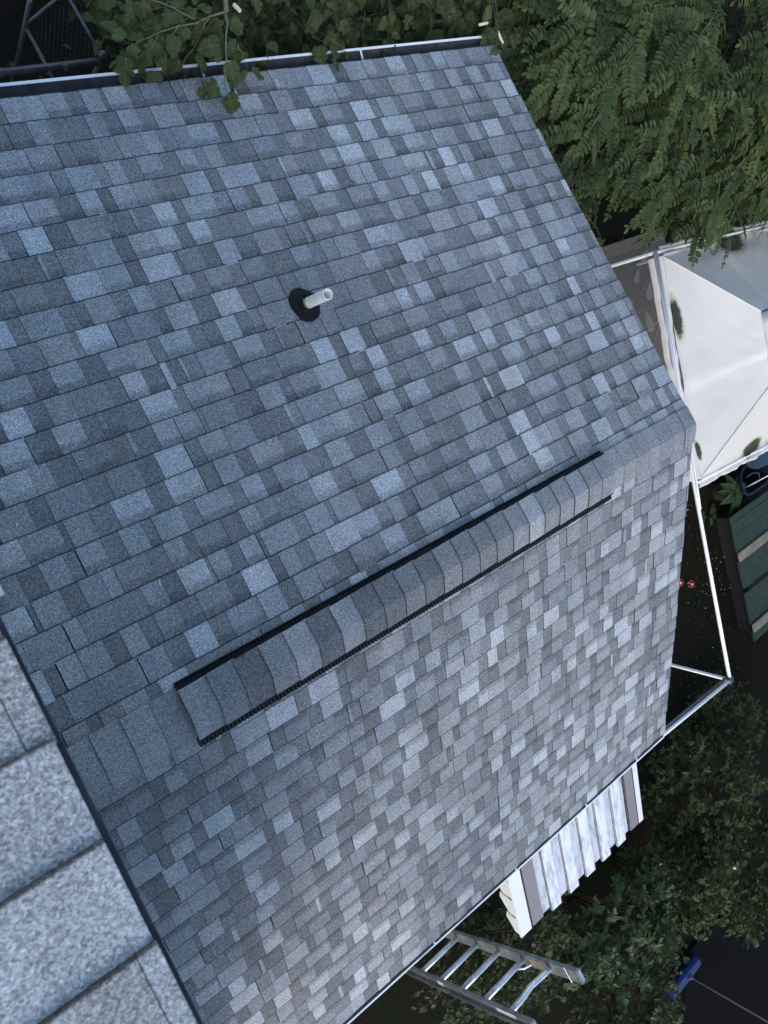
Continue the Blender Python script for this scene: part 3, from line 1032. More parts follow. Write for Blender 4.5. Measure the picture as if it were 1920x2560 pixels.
for nm, base, top, label in ((0, (4.12, -3.87, -3.6), (3.666, -3.59, -3.20), 'red pinwheel flower on a thin tilted stake, clear of the roof edge'), (1, (3.75, -3.60, -3.6), (3.43, -3.45, -3.20), 'red pinwheel flower half hidden behind the roof edge')):
    pw = thing('pinwheel', label, 'garden ornament', base, 'red pinwheels stuck in the soil')
    MB().tube([base, (top[0] + 0.02, top[1], top[2])], 0.006, 6).build('stake', M['pvc'], pw)
    ax = Vector((-0.35, 0.1, 0.93)).normalized()
    xa = ax.cross(Vector((0, 1, 0))).normalized()
    ya = ax.cross(xa)
    for k in range(6):
        a = 2 * math.pi * k / 6
        d0, d1, d2 = [xa * math.cos(a + q) + ya * math.sin(a + q) for q in (0, 0.55, 0.95)]
        c0 = Vector(top)
        MB().add([c0 + ax * 0.02, c0 + d0 * 0.058 + ax * 0.01, c0 + d1 * 0.068 - ax * 0.01, c0 + d2 * 0.052 + ax * 0.012], [(0, 1, 2, 3)]).build('blade', M['red_plastic'], pw)
    MB().lathe(Vector(top) + ax * 0.015, [(0.001, 0.012), (0.012, 0.008), (0.014, 0.0)], 10, ax).build('hub', M['pvc'], pw)

ZB = -3.25
box = thing('storage_box', 'long dark green wooden box with two pale cream boards across its lid', 'storage box', (5.4, -3.9, -3.6))
BX0, BX1, BY0 = 4.955, 7.2, -3.072
MB().box(((BX0 + BX1) / 2 + 0.02, BY0 - 1.11, -3.43), (BX1 - BX0 - 0.24, 2.04, 0.32)).build('body', M['deck'], box)
for y0, y1, m, z0 in ((0, 0.105, 'green_paint', 0), (0.112, 0.295, 'green_paint', 0), (0.302, 0.575, 'green_paint', -0.006), (0.585, 0.725, 'cream_paint', 0.022), (0.735, 1.185, 'green_paint', -0.015), (1.265, 1.79, 'green_paint', -0.02), (1.80, 1.935, 'cream_paint', 0.016), (1.945, 2.10, 'green_paint', -0.02)):
    y0, y1 = y0 * 1.057, y1 * 1.057
    o = MB().box(((BX0 + BX1) / 2, BY0 - (y0 + y1) / 2, ZB + z0 + 0.0), (BX1 - BX0, y1 - y0, 0.03)).build('board', M[m], box, bevel=0.004)
    if m == 'cream_paint':
        o['label'] = 'worn cream board'
MB().tube([(BX0 + 0.0, BY0 + 0.01, ZB + 0.02), (BX1, BY0 + 0.01, ZB + 0.02)], 0.008, 6).build('hinge_rail', M['black_plastic'], box)

tub = thing('plastic_tub', 'dark navy plastic tub with a grey handle hoop, at the head of the green box', 'tub', (5.75, -2.6, -3.6))
tm = MB()
rows = []
for z0, sx, sy in ((-3.6, 0.33, 0.18), (-3.22, 0.40, 0.24), (-3.20, 0.42, 0.26), (-3.20, 0.385, 0.225), (-3.52, 0.31, 0.16), (-3.52, 0.01, 0.01)):
    rows.append([(5.78 + sx * math.copysign(abs(math.cos(a)) ** 0.5, math.cos(a)), -2.68 + sy * math.copysign(abs(math.sin(a)) ** 0.5, math.sin(a)), z0) for a in [2 * math.pi * k / 28 for k in range(28)]])
tm.strip(rows, True).build('body', M['navy_plastic'], tub, smooth=False)
MB().tube([(5.50, -2.62, -3.2), (5.56, -2.56, -3.12), (5.66, -2.60, -3.08), (5.72, -2.70, -3.12)], 0.009, 8).build('handle', M['steel_pipe'], tub, smooth=True)
st = thing('garden_stake', 'pale stick leaning out of the dark tub', 'stick', (5.62, -2.85, -3.5))
MB().tube([(5.60, -2.92, -3.48), (5.78, -2.66, -2.95), (5.86, -2.52, -2.75)], 0.010, 6).build('shaft', M['pvc'], st)
lidt = thing('plastic_bin', 'dark bin with a light blue lid half hidden by the canopy corner', 'bin', (5.8, -2.3, -3.2))
rows = []
for z0, s in ((-3.06, 0.97), (-3.02, 1.0), (-3.00, 0.98), (-2.995, 0.6), (-2.995, 0.01)):
    rows.append([(5.80 + 0.48 * s * math.copysign(abs(math.cos(a)) ** 0.45, math.cos(a)), -2.36 + 0.16 * s * math.copysign(abs(math.sin(a)) ** 0.45, math.sin(a)) + 0.0 - 0.5 * (0.48 * s * math.cos(a)) * 0.5, z0) for a in [2 * math.pi * k / 28 for k in range(28)]])
MB().strip(rows, True).build('lid', M['blue_lid'], lidt)
MB().box((5.8, -2.36, -3.33), (0.6, 0.2, 0.54)).build('body', M['navy_plastic'], lidt, bevel=0.03)

# push broom on the driveway
br = thing('push_broom', 'blue broom head with a long grey handle, at the driveway edge under the shrubs', 'broom', (1.75, -9.65, -3.55))
hd = Vector((0.727, 0.045, 0)).normalized()
hn = Vector((-hd.y, hd.x, 0))
bc = Vector((1.735, -9.69, -3.44))
rows = []
for s in np.linspace(-1, 1, 15):
    e = (1 - abs(s) ** 6) ** 0.5
    rows.append([bc + hd * 0.37 * s + hn * (0.12 * a) * (0.75 + 0.25 * e) + Vector((0, 0, b * 0.045)) for a, b in ((-1, -1), (-1.05, 0.3), (-0.6, 1), (0.6, 1), (1.05, 0.3), (1, -1))])
hb = MB().strip(rows, True)
hb.f += [tuple(range(6)), tuple(reversed(range(14 * 6, 15 * 6)))]
hb.build('head', M['blue_plastic'], br, smooth=False)
MB().box(bc + Vector((0, 0, -0.07)), (0.66, 0.17, 0.06)).build('bristles', M['navy_plastic'], br)
MB().tube([bc + Vector((0.05, 0, 0.03)), Vector((2.98, -11.589, -3.1)), Vector((3.7, -12.75, -2.88))], 0.012, 8).build('handle', M['grey_pole'], br, smooth=True)
MB().lathe(bc + Vector((0.05, 0, 0.03)), [(0.045, 0), (0.04, 0.05), (0.022, 0.09)], 12, (0.5, -0.75, 0.3)).build('socket', M['blue_plastic'], br)

# ------------------------------------------------------------------ chain link pen behind the gutter
pen = thing('chain_link_pen', 'grey pipe and chain link pen panel on the dark soil behind the gutter', 'fence', (-2.7, 3.9, -3.6))
Z = -2.4
P1, P2, P3, P4 = Vector((-2.862, 4.049, Z)), Vector((-2.80, 3.63, Z)), Vector((-2.41, 3.82, Z)), Vector((-2.50, 4.25, Z))
MB().tube([(-4.4, 3.745, Z), (-2.43, 3.785, Z)], 0.027, 10).build('rail', M['steel_pipe'], pen, smooth=True)
for a, b in ((P1, P2), (P3, P4), (P1, P4)):
    MB().tube([a, b], 0.013, 8).build('rail', M['steel_pipe'], pen, smooth=True)
for q in (P1, P3, Vector((-4.2, 3.75, Z))):
    top = q.z + (0.30 if q is P1 else 0.0)
    MB().tube([(q.x, q.y, -3.6), (q.x, q.y, top)], 0.017, 8).build('post', M['steel_pipe'], pen, smooth=True)
MB().lathe(P3 + Vector((0, 0, 0.01)), [(0.03, -0.02), (0.032, 0.01), (0.02, 0.035), (0.001, 0.04)], 12).build('post_cap', M['steel_pipe'], pen, smooth=True)
for x in (-3.15, -2.72):
    MB().tube([(x, 3.77, Z), (x + 0.03, 3.7705, Z)], 0.031, 10).build('clamp', M['steel_pipe'], pen)
cl = MB()
for k in range(-9, 18):
    for dgn in (1, -1):
        p0 = []
        for tt in np.linspace(0, 1, 2):
            u = k / 9 + (tt if dgn > 0 else 1 - tt)
            p0.append((u, tt))
        (u0, t0), (u1, t1) = p0
        # clip to the unit square
        lo, hi = 0.0, 1.0
        du = u1 - u0
        a, b = sorted(((0 - u0) / du, (1 - u0) / du))
        lo, hi = max(lo, a), min(hi, b)
        if hi - lo > 0.02:
            pts = []
            for q in (lo, hi):
                u, tt = u0 + du * q, t0 + (t1 - t0) * q
                A = P1.lerp(P4, u)
                B = P2.lerp(P3, u)
                pts.append(A.lerp(B, tt))
            cl.tube(pts, 0.0014, 4, False)
cl.build('chain_link', M['dark_metal'], pen, kind='stuff')


# ------------------------------------------------------------------ foliage
def leaf_outline(kind):
    if kind == 'maple':
        half = [(0.0, 0.0), (0.16, -0.06), (0.34, 0.02), (0.22, 0.12), (0.50, 0.26), (0.44, 0.32), (0.52, 0.46), (0.30, 0.42), (0.18, 0.46), (0.24, 0.66), (0.15, 0.66), (0.10, 0.82), (0.0, 1.0)]
    elif kind == 'mulberry':
        half = [(0.0, 0.03), (0.14, -0.04), (0.30, 0.02), (0.38, 0.16), (0.40, 0.32), (0.30, 0.42), (0.36, 0.52), (0.33, 0.68), (0.20, 0.82), (0.08, 0.93), (0.0, 1.0)]
    elif kind == 'fig':
        half = [(0.0, 0.05), (0.13, -0.05), (0.28, 0.0), (0.36, 0.12), (0.30, 0.22), (0.20, 0.27), (0.32, 0.36), (0.42, 0.52), (0.34, 0.60), (0.20, 0.52), (0.16, 0.58), (0.24, 0.74), (0.16, 0.90), (0.0, 1.0)]
    elif kind == 'ovate':
        half = [(0.0, 0.0), (0.16, 0.08), (0.26, 0.28), (0.25, 0.50), (0.16, 0.74), (0.06, 0.92), (0.0, 1.0)]
    else:
        half = [(0.0, 0.0), (0.22, -0.05), (0.40, 0.10), (0.46, 0.30), (0.34, 0.40), (0.42, 0.55), (0.26, 0.72), (0.10, 0.90), (0.0, 1.0)]
    return half


def leaf_mesh(kind, fold=0.25, droop=0.35, jit=0.0, veins=False):
    """a leaf of length 1 along +Y from the stalk end, top towards +Z; midrib plus two halves"""
    half = leaf_outline(kind)
    V, F = [], []
    def bend(x, y):
        return (x, y, abs(x) * fold - droop * y * y * 0.5 + jit * math.sin(9 * x + 7 * y) * 0.06)
    ys = [p[1] for p in half]
    n = len(half)
    mid = [bend(0, max(0, min(1, y))) for y in ys]
    for sgn in (1, -1):
        b = len(V)
        V += [bend(sgn * x, y) for x, y in half] + mid
        for i in range(n - 1):
            q = [b + i, b + i + 1, b + n + i + 1, b + n + i]
            q = [k for j, k in enumerate(q) if V[k] not in [V[m] for m in q[:j]]]
            if len(q) >= 3:
                F.append(tuple(q if sgn > 0 else q[::-1]))
    # short stalk
    b = len(V)
    V += [(-0.012, 0.02, 0.002), (0.012, 0.02, 0.002), (0.010, -0.35, -0.03), (-0.010, -0.35, -0.03)]
    F.append((b, b + 1, b + 2, b + 3))
    nf = len(F)
    if veins:
        def rib(x0, y0, x1, y1, w):
            d = Vector((x1 - x0, y1 - y0)).normalized()
            n2 = Vector((-d.y, d.x)) * w
            bb = len(V)
            for x, y, k in ((x0, y0, 1), (x0, y0, -1), (x1, y1, -0.4), (x1, y1, 0.4)):
                q = bend(x + n2.x * k, y + n2.y * k)
                V.append((q[0], q[1], q[2] + 0.012))
            F.append((bb, bb + 1, bb + 2, bb + 3))
        for i in range(4):
            rib(0, i / 4, 0, (i + 1) / 4 - 0.02, 0.013)
        for sg in (1, -1):
            rib(0, 0.03, sg * 0.27, 0.26, 0.010)
            rib(0, 0.30, sg * 0.22, 0.55, 0.008)
        return V, F, [0] * nf + [1] * (len(F) - nf)
    return V, F


def frond_mesh(pairs, seed):
    """locust leaf: oval leaflets in pairs along a drooping rachis of length 1"""
    r = random.Random(seed)
    V, F = [], []
    droop = r.uniform(0.15, 0.55)
    side = r.uniform(-0.15, 0.15)
    def rc(tt):
        return Vector((side * tt * tt, tt, -droop * tt * tt * 0.6))
    for i in range(8):
        a, b = rc(i / 8), rc((i + 1) / 8)
        n = len(V)
        V += [tuple(a + Vector((-0.007, 0, 0))), tuple(a + Vector((0.007, 0, 0))), tuple(b + Vector((0.006, 0, 0))), tuple(b + Vector((-0.006, 0, 0)))]
        F.append((n, n + 1, n + 2, n + 3))
    def leaflet(p, ang, L, W, tilt):
        d = Vector((math.sin(ang), math.cos(ang), tilt))
        d.normalize()
        w = Vector((d.y, -d.x, 0)).normalized()
        up = w.cross(d)
        n = len(V)
        prof = [(0.02, 0.15), (0.22, 0.8), (0.55, 1.0), (0.85, 0.72), (1.0, 0.18)]
        for y, x in prof:
            V.append(tuple(p + d * (L * y) + w * (W * x / 2) + up * (0.10 * W * x - 0.12 * L * y * y)))
            V.append(tuple(p + d * (L * y) - up * (0.12 * L * y * y)))
            V.append(tuple(p + d * (L * y) - w * (W * x / 2) + up * (0.10 * W * x - 0.12 * L * y * y)))
        for i in range(4):
            for j in range(2):
                a = n + i * 3 + j
                F.append((a + 1, a, a + 3, a + 4))
    for k in range(pairs):
        tt = 0.16 + 0.80 * k / (pairs - 1)
        s = 0.75 + 0.35 * math.sin(math.pi * min(1, tt * 1.05))
        for sg in (1, -1):
            if r.random() < 0.05:
                continue
            leaflet(rc(tt), sg * r.uniform(0.95, 1.25), 0.205 * s * r.uniform(0.85, 1.12), 0.108 * s, r.uniform(-0.15, 0.25))
    leaflet(rc(0.99), r.uniform(-0.2, 0.2), 0.19, 0.095, -0.2)
    return V, F


def make_mesh(name, VF, m):
    mb = MB()
    mb.v, mb.f = list(VF[0]), list(VF[1])
    me = mb.mesh(name, m)
    if len(VF) > 2:
        me.materials.append(M['vein'])
        me.polygons.foreach_set('material_index', VF[2])
    return me


def orient(p, d, up, scale, roll=0.0):
    """matrix taking +Y to d and +Z near up"""
    y = Vector(d).normalized()
    x = y.cross(Vector(up))
    if x.length < 1e-3:
        x = y.cross(Vector((1, 0.3, 0)))
    x.normalize()
    z = x.cross(y)
    Mx = Matrix((x, y, z)).transposed().to_4x4()
    return Matrix.Translation(Vector(p)) @ Mx @ Matrix.Rotation(roll, 4, 'Y') @ Matrix.Scale(scale, 4)


def plant_leaves(root, variants, mats, name, stuff, m, n_single=290):
    """the leaves that show largest become parts, the rest one mass"""
    meshes = [make_mesh(name, vf, m) for vf in variants]
    scored = []
    for k, mx in mats:
        cx, cy, cz = px(mx.translation)
        vis = 0 < cx < 1920 and 0 < cy < 2560 and cz > 0
        scored.append(((mx.to_scale()[0] / cz) if vis else 0, k, mx))
    scored.sort(key=lambda q: -q[0])
    for a, k, mx in scored[:n_single]:
        link(name, meshes[k], root, mat=mx)
    rest = scored[n_single:]
    if rest:
        VV, FF, nv, MI = [], [], 0, []
        arr = [np.array(vf[0], float) for vf in variants]
        for a, k, mx in rest:
            A = np.array(mx)
            VV.append(arr[k] @ A[:3, :3].T + A[:3, 3])
            FF += [tuple(nv + i for i in q) for q in variants[k][1]]
            nv += len(arr[k])
            MI += variants[k][2] if len(variants[k]) > 2 else [0] * len(variants[k][1])
        me = bpy.data.meshes.new(stuff)
        me.from_pydata(np.concatenate(VV).tolist(), [], FF)
        me.materials.append(m)
        me.materials.append(M['vein'])
        me.polygons.foreach_set('material_index', MI)
        me.update()
        link(stuff, me, root, kind='stuff')


def rv(a=1.0):
    return Vector((random.gauss(0, a), random.gauss(0, a), random.gauss(0, a)))


def arc(p, d, L, sag, n=6):
    d = Vector(d).normalized()
    return [Vector(p) + d * (L * i / n) + Vector((0, 0, -sag * (i / n) ** 2)) for i in range(n + 1)]


# ---- black locust: long sprays of compound leaves over the canopy corner
lo = thing('locust_tree', 'locust tree with sprays of small paired oval leaflets hanging over the canopy', 'tree', (3.9, 4.4, -3.6))
MB().tube([(3.9, 4.4, -3.65), (3.75, 4.1, -2.8), (3.4, 3.5, -2.0), (2.9, 2.9, -1.4)], [0.13, 0.11, 0.08, 0.05], 10).build('trunk', M['bark'], lo, smooth=True)
fr_var = [frond_mesh(8 + k % 4, 40 + k) for k in range(9)]
cen, rad = Vector((3.25, 3.20, -1.0)), Vector((2.7, 1.68, 0.80))
mats = []
bm_ = MB()
for i in range(410):
    a = random.uniform(0, 2 * math.pi)
    zz = random.uniform(-0.45, 0.98)
    rr = math.sqrt(1 - min(0.99, zz * zz)) * random.uniform(0.72, 1.0)
    p = cen + Vector((rad.x * rr * math.cos(a), rad.y * rr * math.sin(a), rad.z * zz * random.uniform(0.75, 1.0)))
    if i >= 360:
        p = Vector((3.55, 3.15, -1.35)) + Vector((random.gauss(0, 0.35), random.gauss(0, 0.35), random.gauss(0, 0.12)))
    out = (p - cen)
    out = Vector((out.x / rad.x, out.y / rad.y, out.z / rad.z * 0.35)).normalized()
    d = (out * 0.75 + Vector((-0.25, -0.40, -0.1)) + rv(0.22)).normalized()
    L = random.uniform(0.28, 0.55)
    pts = arc(p, d, L, random.uniform(0.02, 0.14))
    if pts[0].x < 0.45 or pts[-1].x < 0.28:
        continue
    if i % 2 == 0:
        bm_.tube(pts, [0.006, 0.006, 0.005, 0.005, 0.004, 0.003, 0.002], 5, False)
    nf = random.randint(5, 7)
    for k in range(nf):
        tt = (k + 0.6) / nf
        q = pts[min(5, int(tt * 6))].lerp(pts[min(6, int(tt * 6) + 1)], tt * 6 % 1)
        td = (pts[-1] - pts[0]).normalized()
        sd_ = td.cross(Vector((0, 0, 1))).normalized() * (1 if k % 2 else -1)
        fd = (td * random.uniform(0.5, 0.9) + sd_ * random.uniform(0.6, 1.0) + Vector((0, 0, random.uniform(-0.35, 0.15)))).normalized()
        if k == nf - 1:
            fd = td
        if q.x + fd.x * 0.28 < 0.15:
            continue
        mats.append((random.randrange(9), orient(q, fd, Vector((0, 0, 1)) + rv(0.22), random.uniform(0.25, 0.39), random.gauss(0, 0.28))))
bm_.build('twigs', M['twig'], lo, kind='stuff')
plant_leaves(lo, fr_var, mats, 'frond', 'far_fronds', M['locust'])


def leafy(root, twigs, variants, size, m, name, stuff, spacing, n_single=290, twig_m=None, out_up=0.35, skip=None, droop=0.35):
    mats = []
    tb = MB()
    for p, d, L, sag, r in twigs:
        pts = arc(p, d, L, sag)
        if r:
            tb.tube([q + rv(0.006) for q in pts], [r * (1 - 0.12 * i) for i in range(7)], 5, False)
        td = (pts[-1] - pts[0]).normalized()
        n = max(2, int(L / spacing))
        for k in range(n + 1):
            tt = min(0.999, (k + 0.5) / n)
            q = pts[int(tt * 6)].lerp(pts[int(tt * 6) + 1], tt * 6 % 1)
            sd_ = td.cross(Vector((0, 0, 1)))
            sd_ = (sd_.normalized() if sd_.length > 0.05 else Vector((1, 0, 0))) * (1 if k % 2 else -1)
            fd = (td * random.uniform(0.2, 0.9) + sd_ * random.uniform(0.5, 1.0) + rv(0.25) + Vector((0, 0, -droop))).normalized()
            s = size * random.uniform(0.6, 1.15)
            q2 = q + fd * s * 0.35
            if skip and skip(q2 + fd * s * 0.6):
                continue
            mats.append((random.randrange(len(variants)), orient(q2, fd, Vector((0, 0, 1)) + rv(0.35), s, random.gauss(0, 0.25))))
    if tb.v:
        tb.build('twigs', twig_m or M['twig'], root, kind='stuff')
    plant_leaves(root, variants, mats, name, stuff, m, n_single)
    return mats


over_roof = lambda p: p.y < 3.12 and p.x < 0.16
mul_var = [leaf_mesh('mulberry', 0.18, 0.5, 1, True), leaf_mesh('mulberry', 0.3, 0.2, 1, True), leaf_mesh('fig', 0.22, 0.45, 1, True), leaf_mesh('fig', 0.28, 0.3, 1, True)]
vin_var = [leaf_mesh('vine', 0.2, 0.4, 1, True), leaf_mesh('fig', 0.3, 0.25, 1, True), leaf_mesh('ovate', 0.25, 0.4, 1), leaf_mesh('mulberry', 0.25, 0.4, 1)]

# ---- mulberry branch with a cut end, drooping over the back gutter
mu = thing('mulberry_tree', 'mulberry branch with a pale cut end drooping over the tree-side gutter', 'tree', (-2.0, 5.6, -3.6))
MB().tube([(-2.0, 5.6, -3.65), (-1.98, 5.3, -2.4), (-1.95, 4.6, -1.3), (-2.02, 3.9, -0.95)], [0.07, 0.06, 0.045, 0.025], 8).build('trunk', M['bark'], mu, smooth=True)
hub = Vector((-2.24, 3.30, -0.78))
MB().tube([(-2.02, 3.9, -0.95), (-2.12, 3.6, -0.84), hub], [0.02, 0.017, 0.014], 8).build('branch', M['twig'], mu, smooth=True)
MB().tube([hub + Vector((0.045, 0.015, 0.03)), hub + Vector((0.05, -0.03, 0.06))], [0.013, 0.011], 8).build('cut_end', M['cut_wood'], mu)
tw = [(hub, (-0.95, -0.16, 0.04), 0.62, 0.12, 0.006), (hub, (-0.36, -0.90, 0.10), 0.40, 0.08, 0.007),
      (hub + Vector((-0.20, -0.03, 0)), (-0.75, 0.45, 0.05), 0.40, 0.12, 0.005), (hub + Vector((-0.30, -0.05, -0.02)), (-0.55, -0.35, -0.25), 0.20, 0.08, 0.004),
      (hub + Vector((-0.12, -0.03, 0)), (-0.55, -0.50, -0.2), 0.24, 0.10, 0.004), (hub + Vector((-0.42, -0.08, -0.05)), (-0.6, -0.30, -0.3), 0.16, 0.06, 0.004),
      (hub + Vector((-0.05, 0.12, 0)), (-0.7, 0.55, 0.05), 0.45, 0.12, 0.005), (hub + Vector((-0.1, 0.05, -0.06)), (-0.9, 0.2, -0.2), 0.42, 0.12, 0.004),
      (hub + Vector((-0.05, 0.0, -0.05)), (-0.5, -0.35, -0.4), 0.30, 0.10, 0.004), (hub + Vector((-0.06, 0.05, -0.15)), (-0.8, 0.0, -0.25), 0.45, 0.12, 0.004),
      (hub + Vector((0.0, -0.18, 0.01)), (0.3, -0.55, -0.2), 0.14, 0.05, 0.003)]
leafy(mu, tw, mul_var, 0.125, M['mulberry'], 'leaf', 'far_leaves', 0.05, twig_m=M['twig'])

# ---- dark mulberry shrub further left, hanging in from the frame's top
mk = thing('mulberry_shrub', 'dark leafy shrub beyond the gutter between the pen and the cut branch', 'shrub', (-2.3, 5.2, -3.6))
MB().tube([(-2.3, 5.2, -3.65), (-2.35, 4.9, -2.4), (-2.4, 4.6, -1.8)], [0.04, 0.03, 0.02], 7).build('trunk', M['bark'], mk, smooth=True)
tw = [((-2.3 + random.uniform(-0.35, 0.6), 3.72 + random.uniform(0, 0.5), -1.5 + random.uniform(-0.3, 0.3)), (random.uniform(-0.5, 0.5), -0.8, -0.35), random.uniform(0.2, 0.42), 0.12, 0.005) for k in range(30)]
leafy(mk, tw, vin_var, 0.12, M['vine'], 'leaf', 'far_leaves', 0.07)

# ---- grape-like vines along the gutter to the corner
vi = thing('wild_grape_vine', 'wild vine with broad lobed leaves along the far end of the tree-side gutter', 'vine', (-0.6, 4.6, -3.6))
MB().tube([(-0.6, 4.6, -3.65), (-0.7, 4.4, -2.4), (-0.8, 4.0, -1.6), (-0.9, 3.75, -1.2)], [0.035, 0.03, 0.02, 0.012], 7).build('stem', M['bark'], vi, smooth=True)
tw = []
for k in range(210):
    x = random.uniform(-1.95, 0.5)
    z0 = random.uniform(-2.5, -0.95)
    y = 3.34 + 0.43 * (-1 - z0) + random.uniform(-0.10, 0.45)
    if -1.5 < x < -1.1:
        y += 0.08
    tw.append(((x, y, z0), (random.uniform(-0.7, 0.5), random.uniform(-0.8, 0.1), random.uniform(-0.2, 0.3)), random.uniform(0.22, 0.5), random.uniform(0.05, 0.2), 0.003))
# a shoot that reaches over the roof corner
tw += [((0.02, 3.45, -0.90), (-0.05, -1, 0.12), 0.42, 0.10, 0.006), ((-0.85, 3.45, -1.0), (-0.25, -0.9, 0.05), 0.26, 0.06, 0.005), ((-0.75, 3.6, -1.0), (0.3, -0.9, 0.1), 0.3, 0.08, 0.005)]
leafy(vi, tw, vin_var, 0.125, M['vine'], 'leaf', 'far_leaves', 0.07, twig_m=M['twig_red'], skip=lambda p: p.y < 2.75 and p.x < 0.12)
MB().tube([(0.35, 3.65, -1.3), (0.10, 3.35, -1.0), (-0.03, 3.20, -0.95), (-0.11, 3.19, -0.945)], [0.012, 0.010, 0.009, 0.008], 7).build('shoot', M['twig_red'], vi, smooth=True)
MB().tube([(-0.06, 3.195, -0.947), (-0.15, 3.185, -0.940)], 0.0100, 7).build('cut_end', M['cut_wood'], vi)
MB().tube([(0.10, 3.35, -1.0), (0.02, 3.12, -0.945)], 0.008, 7).build('shoot', M['twig_red'], vi, smooth=True)
MB().tube([(0.025, 3.13, -0.946), (0.045, 3.045, -0.945)], 0.0095, 7).build('cut_end', M['cut_wood'], vi)

# ---- mixed bush under the locust, along the gable end
bu = thing('leafy_bush', 'tangled dark bush of vine leaves between the roof edge and the locust tree', 'bush', (0.9, 3.0, -3.6))
MB().tube([(0.9, 3.0, -3.65), (0.85, 2.9, -2.6), (0.8, 2.8, -1.9)], [0.05, 0.04, 0.025], 7).build('stem', M['bark'], bu, smooth=True)
tw = []
for k in range(150):
    x = random.uniform(0.28, 1.75)
    y = random.uniform(1.75, 4.0)
    z0 = -1.35 - random.uniform(0, 0.75) - max(0, 2.3 - y) * 0.5
    tw.append(((x, y, z0), (random.uniform(-0.7, 0.4), random.uniform(-0.9, 0.1), random.uniform(-0.2, 0.25)), random.uniform(0.25, 0.5), random.uniform(0.05, 0.2), 0.0045))
tw += [((0.75, 2.35, -1.05), (-0.9, -0.15, -0.1), 0.52, 0.10, 0.005), ((0.8, 2.95, -1.0), (-0.35, -0.9, 0), 0.5, 0.12, 0.006)]
leafy(bu, tw, vin_var, 0.115, M['vine'], 'leaf', 'far_leaves', 0.075, skip=lambda p: p.x < 0.10)

# ---- dark maple twig over the canopy corner
mt = thing('maple_tree', 'dark maple leaves hanging over the canopy corner below the locust', 'tree', (2.5, 3.2, -3.6))
MB().tube([(2.5, 3.2, -3.65), (2.45, 2.8, -2.2), (2.2, 2.0, -1.35), (2.10, 1.55, -1.12)], [0.04, 0.03, 0.014, 0.006], 7).build('trunk', M['bark'], mt, smooth=True)
map_var = [leaf_mesh('maple', 0.2, 0.5, 1), leaf_mesh('maple', 0.3, 0.25, 1)]
mats = []
for p, d, s in (((2.02, 1.42, -1.16), (-0.3, -0.9, -0.25), 0.22), ((2.12, 1.36, -1.12), (0.1, -1, -0.3), 0.20), ((2.22, 1.40, -1.14), (0.5, -0.8, -0.2), 0.17), ((2.08, 1.52, -1.10), (-0.8, -0.4, -0.1), 0.17), ((2.2, 1.52, -1.08), (0.9, -0.3, -0.2), 0.15), ((1.86, 1.55, -1.25), (-0.7, -0.6, -0.3), 0.13)):
    mats.append((random.randrange(2), orient(p, d, Vector((0, 0, 1)) + rv(0.3), s)))
plant_leaves(mt, map_var, mats, 'leaf', 'far_leaves', M['maple_dark'])

# ---- shrubs at the front
shr_var = [leaf_mesh('ovate', 0.25, 0.4, 1), leaf_mesh('vine', 0.25, 0.4, 1), leaf_mesh('maple', 0.25, 0.3, 1)]


def flower(root, p, m, s):
    mb = MB()
    ax = (Vector((-0.3, 0.3, 0.9)) + rv(0.25)).normalized()
    xa = ax.cross(Vector((1, 0, 0.2))).normalized()
    ya = ax.cross(xa)
    for k in range(5):
        a = 2 * math.pi * k / 5
        d0, d1, d2 = [xa * math.cos(a + q) + ya * math.sin(a + q) for q in (-0.5, 0, 0.5)]
        p = Vector(p)
        mb.add([p, p + d0 * s * 0.7 + ax * s * 0.25, p + d1 * s + ax * s * 0.35, p + d2 * s * 0.7 + ax * s * 0.25], [(0, 1, 2, 3)])
    mb.build('flower', m, root)


def shrub(name, label, cat, base, cen, rad, n, size, fl, m=None, spacing=0.05, zmin=-0.35, n_single=290, variants=None):
    root = thing(name, label, cat, base)
    c0, r0 = Vector(cen), Vector(rad)
    tb = MB()
    tips = []
    tw = []
    for k in range(n):
        a = random.uniform(0, 2 * math.pi)
        zz = random.uniform(zmin, 0.98)
        rr = math.sqrt(max(0.02, 1 - zz * zz)) * random.uniform(0.55, 1.0) * (1 + 0.18 * math.sin(3 * a + cen[0]))
        p = c0 + Vector((r0.x * rr * math.cos(a), r0.y * rr * math.sin(a), r0.z * zz * random.uniform(0.7, 1.05)))
        out = Vector((p.x - c0.x, p.y - c0.y, (p.z - c0.z) * 0.8 + 0.35 * r0.z)).normalized()
        d = (out + rv(0.3)).normalized()
        L = random.uniform(0.14, 0.32)
        tw.append((p, d, L, 0.03, 0.003))
        tips.append(p + d * L)
    for k in range(9):
        a = 2 * math.pi * k / 9
        e = c0 + Vector((r0.x * 0.6 * math.cos(a), r0.y * 0.6 * math.sin(a), r0.z * 0.3))
        b = Vector(base) + Vector((0.08 * math.cos(a), 0.08 * math.sin(a), 0))
        MB().tube([b, b.lerp(e, 0.5) + Vector((0, 0, 0.1)), e], [0.016, 0.011, 0.005], 6).build('branch', M['bark'], root, smooth=True)
    leafy(root, tw, variants or shr_var, size * 1.25, m or M['shrub'], 'leaf', 'far_leaves', spacing, n_single, M['twig_red'], droop=0.1)
    for mm, cnt in fl:
        tops = [q for q in tips if q.z > c0.z]
        for q in random.sample(tops, min(cnt, len(tops))):
            flower(root, q + Vector((0, 0, 0.03)), M[mm], random.uniform(0.018, 0.032))
    return root


